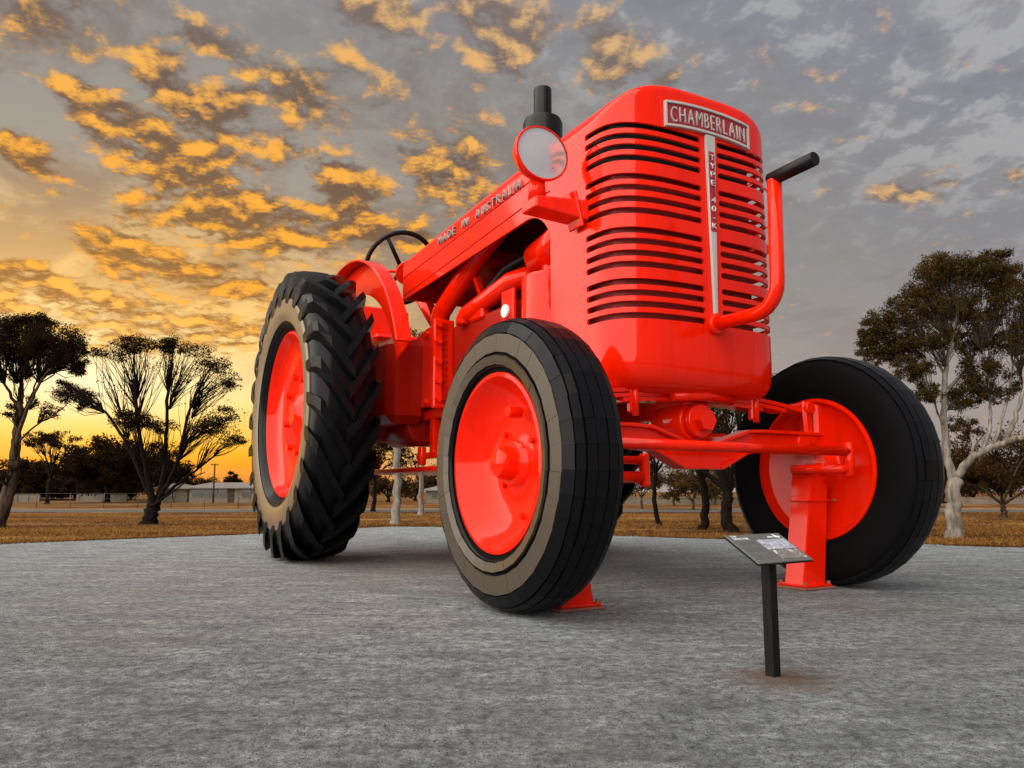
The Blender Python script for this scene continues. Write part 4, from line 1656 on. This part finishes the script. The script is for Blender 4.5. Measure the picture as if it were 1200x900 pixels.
# ------------------------------------------------------------------ trees
class Tree:
    def __init__(s, seed):
        s.rg = np.random.default_rng(seed)
        s.wood = MB()
        s.twigs = MB()
        s.leaf = []

    def limb(s, pts, r0, r1, n=7, jit=.04):
        pts = [Vector(p) for p in pts]
        # resample with a smooth curve and a little unevenness
        out = []
        k = len(pts)
        for i in range(k - 1):
            p0, p1, p2, p3 = pts[max(i - 1, 0)], pts[i], pts[i + 1], pts[min(i + 2, k - 1)]
            for j in range(5):
                t = j / 5
                q = .5 * ((2 * p1) + (p2 - p0) * t + (2 * p0 - 5 * p1 + 4 * p2 - p3) * t * t + (3 * p1 - p0 - 3 * p2 + p3) * t ** 3)
                out.append(q)
        out.append(pts[-1])
        L = sum((b - a).length for a, b in zip(out[:-1], out[1:]))
        out = [out[0]] + [q + Vector(s.rg.normal(size=3)) * jit * min(1, r0 * 3 + .2) for q in out[1:]]
        m = len(out)
        rad = [(r0 + (r1 - r0) * (i / (m - 1)) ** .8) for i in range(m)]
        s.wood.tube(out, rad, n, caps=False)
        return out

    def twig(s, a, b, r0=.03, r1=.008, sag=.0, n=4):
        a, b = Vector(a), Vector(b)
        d = b - a
        side = Vector(s.rg.normal(size=3)) * d.length * .07
        mid1 = a.lerp(b, .35) + side + Vector((0, 0, sag * d.length))
        mid2 = a.lerp(b, .7) + side * .6 + Vector((0, 0, sag * d.length * .8))
        s.twigs.tube([a, mid1, mid2, b], [r0, r0 * .72, (r0 + r1) / 2 * .8, r1], n, caps=False)

    def leaves(s, c, rad, n, size=.16, asp=.30, droop=.5):
        """leaf blades scattered round a spray centre"""
        rg = s.rg
        rad = np.array(rad)
        d = rg.normal(size=(n, 3))
        d /= np.linalg.norm(d, axis=1)[:, None]
        p = np.array(c)[None] + d * (rg.random((n, 1)) ** .45) * rad[None]
        ax = rg.normal(size=(n, 3))
        ax[:, 2] -= droop
        ax /= np.linalg.norm(ax, axis=1)[:, None]
        sd = np.cross(ax, rg.normal(size=(n, 3)))
        sd /= np.linalg.norm(sd, axis=1)[:, None] + 1e-9
        L = size * (.6 + .8 * rg.random((n, 1)))
        w = L * asp
        q = np.stack([p, p + ax * L * .5 + sd * w * .5, p + ax * L, p + ax * L * .5 - sd * w * .5], 1)
        s.leaf.append(q)

    def clump(s, c, rad, sprays, per, anchor=None, size=.16, twig_r=.022, asp=.3, spread=.34):
        c = np.array(c)
        rad = np.array(rad)
        for _ in range(sprays):
            d = s.rg.normal(size=3)
            d /= np.linalg.norm(d)
            p = c + d * rad * (s.rg.random() ** .40)
            if anchor is not None:
                s.twig(anchor, p - np.array((0, 0, rad[2] * .12)), twig_r, .006, s.rg.uniform(-.03, .10))
            f = s.rg.uniform(.7, 1.25) * spread
            s.leaves(p, (max(rad[0], .3) * f, max(rad[1], .3) * f, max(rad[2], .25) * f * .9), int(per * s.rg.uniform(.6, 1.4)), size, asp)

    def finish(s, name, base, bark, leafmat, label, cat='tree', group=None):
        base = Vector(base)
        root = empty(name, base)
        tag(root, label, cat, group)
        s.wood.v = [tuple(Vector(v) - base) for v in s.wood.v]
        s.wood.build('trunk', bark, root, fix=False)
        if s.twigs.v:
            s.twigs.v = [tuple(Vector(v) - base) for v in s.twigs.v]
            tag(s.twigs.build('twigs', 'bark_dark' if bark != 'bark_white' else 'bark_mid', root, fix=False), kind='stuff')
        if s.leaf:
            q = np.concatenate(s.leaf) - np.array(base)[None, None]
            n = len(q)
            np_mesh('crown', q.reshape(-1, 3), np.arange(n * 4).reshape(n, 4), leafmat, root)
        return root


def P3(Y, seed):
    """photo pixel to a point near depth Y with a depth offset"""
    return lambda px, py, dy=0.0: at_depth(px, py, Y + dy)


# -- many stemmed umbrella tree left of the rear wheel
def umbrella_tree():
    b = ground(174, 613)
    Y = b.y
    q = P3(Y, 0)
    T = Tree(21)
    foot = Vector((b.x, b.y, -.12))
    T.limb([foot, q(178, 600), q(181, 588)], .42, .30, 10)
    T.wood.tube([foot + Vector((0, 0, -.1)), foot + Vector((0, 0, .25))], [.62, .40], 10, caps=False)
    L1 = T.limb([q(180, 592), q(175, 565, -.3), q(167, 530, -.8), q(160, 480, -1.0), q(158, 440, -1.0), q(157, 412, -1.0)], .17, .035)
    L2 = T.limb([q(181, 590), q(191, 562, .3), q(195, 520, .6), q(196, 470, .8), q(201, 425, .9), q(205, 402, .9)], .16, .035)
    L3 = T.limb([q(178, 588), q(160, 545, .6), q(143, 510, 1.2), q(125, 484, 1.6), q(108, 470, 1.8), q(96, 462, 1.9)], .12, .035)
    L4 = T.limb([q(183, 590), q(200, 560, -.4), q(213, 525, -1.0), q(222, 480, -1.3), q(238, 445, -1.6), q(252, 425, -1.7)], .14, .03)
    L5 = T.limb([q(184, 590), q(205, 570, .2), q(228, 552, .5), q(250, 535, .8), q(266, 520, 1.0)], .10, .03)
    L6 = T.limb([q(181, 592), q(186, 588, -.6), q(203, 576, -1.2), q(222, 562, -1.6), q(240, 553, -1.8)], .075, .02)
    T.limb([q(203, 575, -1.2), q(202, 584, -1.3), q(206, 589, -1.4)], .03, .012, 5)
    T.limb([q(236, 548, .6), q(235, 556, .6), q(232, 562, .6)], .03, .012, 5)
    spec = [  # px, py, rx(px), ry(px), dy, sprays, leaves per spray, anchor px,py
        (156, 404, 24, 10, -1, 22, 60, 160, 470), (134, 414, 24, 8, -.5, 12, 34, 160, 480), (203, 404, 17, 11, .9, 20, 64, 197, 460), (228, 412, 22, 8, .4, 13, 36, 199, 470),
        (248, 428, 20, 11, -1.6, 18, 42, 222, 480), (268, 445, 15, 8, -1, 10, 34, 226, 480), (255, 452, 22, 9, -.6, 12, 24, 224, 490), (225, 440, 25, 14, .6, 14, 16, 198, 480),
        (157, 492, 26, 12, -1, 28, 64, 166, 540), (190, 500, 18, 9, .4, 14, 36, 192, 540), (240, 500, 20, 9, -1.3, 18, 44, 210, 540), (262, 486, 22, 10, -1, 15, 36, 216, 520),
        (276, 517, 14, 7, .9, 12, 30, 250, 535), (260, 505, 25, 12, .5, 14, 22, 230, 552), (112, 413, 15, 6, 1.5, 9, 36, 143, 490), (88, 462, 26, 12, 1.9, 24, 60, 122, 484), (78, 452, 16, 9, 1.7, 12, 46, 112, 472),
        (100, 475, 9, 7, 1.6, 8, 40, 118, 480), (180, 425, 34, 10, .1, 12, 10, 160, 500), (240, 470, 34, 18, -.5, 12, 10, 214, 525), (200, 525, 30, 10, .2, 12, 22, 200, 550), (130, 450, 25, 14, .8, 10, 8, 150, 515),
    ]
    k = Y / FPX
    for (px, py, rx, ry, dy, sp, per, apx, apy) in spec:
        T.clump(q(px, py, dy), (rx * k, rx * k * .8, ry * k), int(sp * 1.5), int(per * 1.3), q(apx, apy, dy * .5), .13, .024, .30, .42)
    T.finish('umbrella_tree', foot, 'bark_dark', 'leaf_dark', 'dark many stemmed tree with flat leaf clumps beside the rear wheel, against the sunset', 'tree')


umbrella_tree()


def left_gum():
    b = ground(-4, 618)
    Y = b.y
    q = P3(Y, 0)
    T = Tree(33)
    foot = Vector((b.x, b.y, -.15))
    T.limb([foot, q(6, 590), q(13, 560, .2), q(18, 530, .4), q(20, 500, .5), q(24, 470, .5)], .34, .16, 10)
    T.limb([q(13, 560, .2), q(20, 515, 0), q(33, 478, -.6), q(46, 450, -1.0), q(60, 432, -1.3)], .12, .04)
    T.limb([q(24, 472, .5), q(26, 450, .8), q(24, 425, 1.0), q(28, 400, 1)], .13, .04)
    T.limb([q(20, 500, .5), q(36, 465, 1.0), q(44, 440, 1.4)], .08, .03)
    T.limb([q(19, 520, .4), q(40, 500, .5), q(64, 486, .7), q(78, 474, .9)], .055, .02)
    T.limb([q(22, 480, .5), q(8, 455, 0), q(-10, 430, -.5)], .10, .03)
    T.limb([q(10, 573, .2), q(2, 566, -.2), q(-14, 556, -.5)], .05, .02)
    k = Y / FPX
    spec = [(28, 385, 26, 16, .8, 46, 80, 26, 430), (62, 398, 30, 18, -1, 52, 84, 46, 450), (80, 420, 20, 14, -1.2, 28, 74, 56, 440), (40, 410, 26, 16, 0, 34, 70, 30, 445), (10, 408, 24, 24, .5, 34, 70, 20, 450),
            (-15, 400, 30, 34, -.4, 40, 76, 6, 450), (92, 432, 8, 8, -1.2, 10, 60, 60, 434), (20, 440, 18, 9, .5, 10, 30, 22, 470), (58, 482, 13, 8, .7, 12, 36, 44, 496), (40, 470, 14, 8, 1, 9, 30, 34, 480),
            (12, 480, 10, 8, .4, 8, 40, 20, 500), (5, 545, 18, 10, -.5, 12, 20, 8, 570), (45, 375, 22, 8, .2, 18, 60, 40, 420), (86, 408, 14, 14, -1, 16, 60, 56, 430)]
    for (px, py, rx, ry, dy, sp, per, apx, apy) in spec:
        T.clump(q(px, py, dy), (rx * k, rx * k * .9, ry * k), int(sp * 1.3), int(per * 1.2), q(apx, apy, dy * .6), .13, .024, .30, .40)
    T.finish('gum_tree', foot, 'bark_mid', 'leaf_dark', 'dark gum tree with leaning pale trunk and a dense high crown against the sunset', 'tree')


left_gum()


def right_gum():
    b = ground(1118, 629)
    Y = b.y
    q = P3(Y, 0)
    T = Tree(45)
    foot = Vector((b.x, b.y, -.12))
    T.wood.tube([foot, foot + Vector((0, 0, .35))], [.36, .27], 12, caps=False)
    T.limb([foot, q(1118, 605), q(1117, 585), q(1118, 562)], .28, .24, 12)
    A = T.limb([q(1118, 568), q(1110, 535, .1), q(1106, 500, .2), q(1107, 460, .3), q(1109, 425, .2), q(1118, 390, 0), q(1124, 350, -.2)], .17, .05, 9)
    B = T.limb([q(1118, 568), q(1128, 550, -.2), q(1146, 533, -.6), q(1168, 522, -1.0), q(1188, 514, -1.3), q(1212, 508, -1.6), q(1240, 490, -1.8)], .17, .08, 9)
    T.limb([q(1107, 460, .3), q(1122, 445, .5), q(1138, 425, .8), q(1145, 400, 1.0)], .08, .03)
    T.limb([q(1140, 540, -.5), q(1139, 515, -.2), q(1134, 488, .2)], .06, .03)
    T.limb([q(1152, 530, -.7), q(1160, 500, -.4), q(1160, 470, 0), q(1158, 430, .3)], .09, .03)
    T.limb([q(1178, 518, -1.1), q(1190, 490, -1.2), q(1198, 460, -1.3), q(1200, 430, -1.2)], .11, .04)
    T.limb([q(1165, 523, -.9), q(1180, 470, -.6), q(1186, 430, -.3), q(1182, 390, 0)], .06, .025)
    T.limb([q(1146, 533, -.6), q(1144, 520, -.9), q(1150, 512, -1.2), q(1152, 500, -1.4)], .04, .02)
    T.limb([q(1108, 440, .3), q(1085, 400, .6), q(1070, 380, .9)], .06, .02)
    T.limb([q(1106, 500, .2), q(1094, 470, -.3), q(1083, 440, -.6)], .05, .02)
    k = Y / FPX
    spec = [(1105, 315, 32, 20, 0, 40, 70, 1120, 380), (1085, 340, 28, 18, .5, 36, 64, 1112, 400), (1140, 318, 34, 20, -.5, 38, 70, 1124, 370), (1175, 322, 24, 20, -.6, 30, 64, 1160, 400), (1195, 345, 30, 26, -1, 34, 64, 1190, 420),
            (1060, 365, 26, 20, .6, 32, 62, 1085, 405), (1032, 380, 24, 18, .8, 28, 60, 1072, 385), (1018, 395, 16, 12, 1, 16, 50, 1060, 395), (1048, 405, 30, 16, .9, 32, 60, 1085, 420), (1025, 415, 22, 12, 1.2, 20, 56, 1075, 425),
            (1110, 360, 34, 22, .3, 34, 56, 1118, 400), (1150, 365, 30, 24, -.2, 30, 54, 1150, 410), (1090, 395, 30, 18, 0, 28, 54, 1108, 430), (1130, 400, 24, 18, .8, 20, 50, 1138, 425), (1165, 400, 24, 16, .2, 20, 46, 1160, 440),
            (1200, 395, 26, 20, -.8, 26, 54, 1196, 440), (1070, 430, 26, 16, .2, 26, 54, 1090, 460), (1150, 440, 30, 22, .4, 34, 60, 1158, 470), (1130, 465, 24, 16, .5, 22, 56, 1110, 480), (1205, 440, 20, 18, -.8, 16, 44, 1200, 460),
            (1085, 460, 18, 12, -.4, 16, 50, 1092, 470), (1175, 460, 18, 14, -.4, 12, 36, 1162, 470), (1225, 370, 34, 34, -1, 36, 60, 1205, 430), (1130, 500, 20, 14, .4, 14, 46, 1112, 500), (1160, 300, 22, 8, -.4, 12, 46, 1140, 360), (1228, 470, 18, 14, -1.5, 12, 40, 1215, 500)]
    for (px, py, rx, ry, dy, sp, per, apx, apy) in spec:
        T.clump(q(px, py, dy), (rx * k, rx * k * 1.05, ry * k), int(sp * 1.7), int(per * 1.3), q(apx, apy, dy * .6), .12, .013, .28, .26)
    T.finish('gum_tree', foot, 'bark_white', 'leaf_olive', 'tall gum tree with forked white trunk and loose olive crown beyond the left front wheel', 'tree')


right_gum()


def plain_tree(seed, base, H, W, trunk_r, fork, bark, leafmat, name, label, n_limb=5, clumps=14, sprays=9, per=26, size=.26, flat=.5, lean=0.0, group=None, low=.45, cat='tree'):
    """broad tree: forked trunk, limbs to clumps that fill a dome"""
    T = Tree(seed)
    rg = T.rg
    b = Vector((base[0], base[1], -.1))
    top = b + Vector((lean * H * fork, rg.uniform(-.1, .1), H * fork))
    T.wood.tube([b, b + Vector((0, 0, .25))], [trunk_r * 1.5, trunk_r * 1.05], 8, caps=False)
    T.limb([b, b.lerp(top, .5) + Vector((rg.normal() * .08, 0, 0)), top], trunk_r, trunk_r * .75, 8)
    ends = []
    for i in range(n_limb):
        a = 2 * PI * (i + rg.uniform(-.3, .3)) / n_limb
        rr = W * .5 * rg.uniform(.45, .8)
        e = b + Vector((lean * H + rr * math.cos(a), rr * math.sin(a) * .9, H * rg.uniform(max(low, fork + .12), .80)))
        mid = top.lerp(e, .5) + Vector((0, 0, H * .05))
        T.limb([top, mid, e], trunk_r * .55, trunk_r * .14, 6)
        ends.append((e, mid))
    for i in range(clumps):
        a = 2 * PI * rg.random()
        rr = math.sqrt(rg.random()) * W * .5
        h = low + (1 - low) * (1 - (rr / (W * .5)) ** 2 * .55) * (rg.uniform(.35, 1.0))
        c = b + Vector((lean * H + rr * math.cos(a), rr * math.sin(a), H * min(h, .97)))
        e = min(ends, key=lambda t: (t[0] - c).length)
        s_ = W * rg.uniform(.11, .19)
        T.clump(c, (s_, s_, s_ * flat), sprays, per, e[1] if rg.random() < .4 else e[0], size, trunk_r * .10 + .01, .36, .42)
    return T.finish(name, b, bark, leafmat, label, cat, group)


# -- left background
gA = 'dark trees on the far side of the road'
plain_tree(51, ground(55, 590.5), 9.8, 8.0, .30, .35, 'bark_dark', 'leaf_dark', 'umbrella_tree', 'small flat topped tree beyond the road, between the leaning gum and the many stemmed tree', 6, 18, 9, 26, .30, .38, .04, None, .66)
plain_tree(52, ground(125, 588.5), 10.2, 13, .5, .2, 'bark_dark', 'leaf_dark', 'dense_tree', 'broad dense dark round tree beyond the road behind the many stemmed tree', 6, 52, 11, 34, .50, .75, 0, None, .14)
plain_tree(53, ground(176, 587), 9.2, 12, .5, .2, 'bark_dark', 'leaf_dark', 'dense_tree', 'dense dark tree beyond the road next to the pale house', 6, 46, 11, 34, .50, .75, 0, None, .15)
rg_ = random.Random(77)
for i, px in enumerate((-60, -25, 8, 34, 62, 88, 108, 140)):
    Yb = 150 + 12 * (i % 3)
    plain_tree(60 + i, (at_depth(px, 580, Yb).x, Yb), rg_.uniform(6.6, 8.4), rg_.uniform(10, 13), .4, .15, 'bark_dark', 'leaf_dark', 'far_tree', 'dark low tree in the wood behind the pale wall', 4, 40, 9, 30, .75, .8, 0, 'trees of the wood behind the pale wall', .06)
plain_tree(71, (at_depth(271, 580, 190).x, 190), 6.4, 4.6, .3, .3, 'bark_dark', 'leaf_dark', 'far_tree', 'small round dark tree standing behind the long house roof', 4, 14, 8, 22, .5, .9, 0, None, .4)
plain_tree(72, (at_depth(238, 580, 215).x, 215), 5.4, 12, .3, .3, 'bark_dark', 'leaf_dark', 'far_tree', 'low spreading dark tree behind the power pole and roof', 4, 12, 7, 20, .55, .6, 0, None, .5)

# -- seen under the tractor body
plain_tree(81, ground(437, 599), 7.5, 7, .20, .35, 'bark_dark', 'leaf_dark', 'small_tree', 'small dark trunked tree seen beneath the tractor beside the rear wheel', 4, 16, 9, 26, .28, .7, .02, None, .38)
plain_tree(82, ground(463, 613.5), 10.5, 6, .24, .42, 'bark_white', 'leaf_olive', 'gum_tree', 'gum tree with thick double white trunk seen beneath the tractor gearbox', 4, 16, 9, 26, .2, .6, 0, None, .6)
T2 = plain_tree(83, ground(493, 603), 10, 6, .20, .45, 'bark_white', 'leaf_olive', 'gum_tree', 'gum tree with slim white trunk behind the thick one, seen beneath the tractor', 4, 14, 8, 24, .24, .6, .02, None, .6)
for i, (px, Yb) in enumerate(((428, 135), (455, 125), (487, 140), (512, 122))):
    plain_tree(90 + i, (at_depth(px, 580, Yb).x, Yb), rg_.uniform(4.6, 6.0), rg_.uniform(6, 8), .3, .15, 'bark_dark', 'leaf_brown', 'far_bush', 'low dark bush in the row beyond the road, seen beneath the tractor', 4, 20, 7, 22, .42, .8, 0, 'bushes in the row beyond the road', .10, 'bush')
# -- between the front wheels
plain_tree(101, ground(772, 614.5), 6.2, 4.8, .13, .42, 'bark_dark', 'leaf_brown', 'slim_tree', 'slim dark trunked tree seen under the front axle, beside the tractor\'s right front tyre', 5, 15, 8, 22, .17, .7, -.03, None, .48)
plain_tree(102, ground(824, 619), 7.4, 5.6, .20, .30, 'bark_dark', 'leaf_brown', 'tree', 'tree with straight dark trunk seen under the middle of the front axle', 5, 22, 9, 26, .17, .75, 0, None, .40)
plain_tree(103, ground(857, 622), 7.6, 6.2, .27, .22, 'bark_dark', 'leaf_brown', 'tree', 'tree with thick leaning dark trunk seen between the axle and the left front wheel', 6, 26, 9, 26, .17, .75, -.05, None, .36)
for i, (px, py, H, W) in enumerate(((752, 596, 5, 5.5), (790, 592, 5.2, 6), (812, 597, 3.6, 4.6), (838, 591, 5.6, 7), (872, 592, 6.4, 7))):
    plain_tree(110 + i, ground(px, py), H, W, .14, .22, 'bark_mid', 'leaf_olive', 'scrub_tree', 'low olive brown scrub tree on the dry grass behind the front axle', 5, 22, 8, 22, .26, .8, 0, 'scrub trees on the dry grass behind the front axle', .22)
# -- right background
plain_tree(131, ground(1176, 606), 5.6, 8.2, .20, .16, 'bark_mid', 'leaf_brown', 'scrub_tree', 'low spreading brown leaved tree behind the white trunked gum', 6, 34, 10, 28, .20, .75, .02, None, .28)
plain_tree(132, ground(1085, 602), 5.2, 6.6, .18, .2, 'bark_dark', 'leaf_brown', 'scrub_tree', 'brown leaved tree half hidden behind the left front tyre', 5, 24, 9, 26, .22, .75, 0, None, .3)
plain_tree(133, ground(1250, 604), 6.4, 9, .22, .2, 'bark_mid', 'leaf_brown', 'scrub_tree', 'bushy brown leaved tree at the edge of the park past the gum', 5, 28, 9, 26, .22, .75, 0, None, .3)
for i, (px, Yb) in enumerate(((1020, 118), (1065, 125), (1105, 115), (1140, 122), (1185, 118), (1230, 125))):
    plain_tree(140 + i, (at_depth(px, 580, Yb).x, Yb), rg_.uniform(5.4, 7.4), rg_.uniform(9, 11), .3, .15, 'bark_dark', 'leaf_brown', 'far_tree', 'dark brown tree in the distant row behind the gum', 4, 24, 7, 22, .42, .8, 0, 'distant tree row behind the gum', .12)


# ------------------------------------------------------------------ houses, wall, fence, pole
def house(px0, px1, Y, wall_h, roof_h, label, depth=8.0, wins=(), door=None, name='house'):
    xa, xb = at_depth(px0, 580, Y).x, at_depth(px1, 580, Y).x
    W = xb - xa
    root = empty(name, (xa, Y, -.05))
    tag(root, label, 'house')
    MB().box((W / 2, depth / 2, wall_h / 2), (W, depth, wall_h)).build('wall', 'wall', root)
    e = .6
    m = MB()
    vs = [(-e, -e, wall_h), (W + e, -e, wall_h), (W + e, depth + e, wall_h), (-e, depth + e, wall_h), (1.5, depth / 2, wall_h + roof_h), (W - 1.5, depth / 2, wall_h + roof_h)]
    vs += [(x, y, z - .16) for x, y, z in vs[:4]]
    m.add(vs, [(0, 1, 5, 4), (1, 2, 5), (2, 3, 4, 5), (3, 0, 4), (6, 7, 1, 0), (7, 8, 2, 1), (8, 9, 3, 2), (9, 6, 0, 3), (9, 8, 7, 6)])
    m.build('roof', 'roof', root)
    for (u, w, z0, z1) in wins:
        f = MB().box((u * W, -.03, (z0 + z1) / 2), (w + .16, .10, z1 - z0 + .16)).build('window', 'wall', root)
        for s_ in (-1, 1):
            MB().box((u * W + s_ * w / 4, -.085, (z0 + z1) / 2), (w / 2 - .05, .02, z1 - z0)).build('pane', 'glass', f)
    if door is not None:
        MB().box((door * W, -.04, 1.05), (.95, .08, 2.1)).build('door', 'wood', root)
    return root


house(222, 330, 118, 2.25, .75, 'long low pale house with metal roof and dark windows behind the power pole', 8, ((.10, 1.9, .9, 1.9), (.24, 1.6, .9, 1.9), (.36, 1.2, .9, 1.9), (.62, 1.2, .8, 1.9), (.8, 1.5, .9, 1.9)), .45)
house(183, 219, 128, 2.2, .7, 'small pale shed beside the long house, behind the forked stems', 5, ((.5, 1.1, .9, 1.8),), None, 'shed')
house(499, 520, 112, 1.9, .5, 'tiny white shed seen beneath the tractor beyond the road', 3, ((.5, .7, .8, 1.5),), None, 'shed')


def low_wall(px0, px1, Y, h, label):
    xa, xb = at_depth(px0, 580, Y).x, at_depth(px1, 580, Y).x
    m = MB()
    m.box(((xb - xa) / 2, 0, h / 2), (xb - xa, .25, h))
    m.box(((xb - xa) / 2, 0, h + .04), (xb - xa + .1, .36, .08))
    n = max(2, int((xb - xa) / 3))
    for i in range(n + 1):
        m.box(((xb - xa) * i / n, 0, h / 2 + .02), (.4, .42, h + .06))
    o = m.build('boundary_wall', 'wall')
    o.location = (xa, Y, -.05)
    tag(o, label, 'wall')


low_wall(20, 46, 128, 1.1, 'short pale boundary wall in front of the wood beside the leaning gum')
low_wall(92, 148, 128, 1.1, 'long pale boundary wall in front of the wood, behind the many stemmed tree')
low_wall(735, 880, 104, .8, 'pale boundary wall beyond the scrub trees behind the front axle')
low_wall(1128, 1210, 104, .8, 'pale boundary wall beyond the gum trunk')


def fence(xa, xb, Y, slope, label, h=1.5, step=3.2):
    root = empty('wire_fence', (xa, Y, -.05))
    tag(root, label, 'fence')
    n = int((xb - xa) / step)
    for i in range(n + 1):
        x_ = i * step
        MB().cyl((x_, x_ * slope, 0), (x_, x_ * slope, h), .035, n=8).build('post', 'wire', root)
    for k in range(3):
        z = h * (.35 + .31 * k)
        MB().cyl((0, 0, z), (n * step, n * step * slope, z), .012, n=5, caps=False).build('wire', 'wire', root)


fence(-55, -18, 76.5, .01, 'thin wire fence with slim posts along the road in front of the houses')

pb = at_depth(250, 580, 112)
pole = empty('power_pole', (pb.x, 112, -.05))
tag(pole, 'wooden power pole with a cross arm in front of the long house', 'pole')
MB().cyl((0, 0, 0), (0, 0, 5.55), .14, .10, 10).build('mast', 'wood', pole)
MB().box((0, -.12, 5.35), (1.1, .10, .12)).build('cross_arm', 'wood', pole)
for s_ in (-.45, .45):
    MB().cyl((s_, -.12, 5.41), (s_, -.12, 5.56), .04, n=8).build('insulator', 'wall', pole)
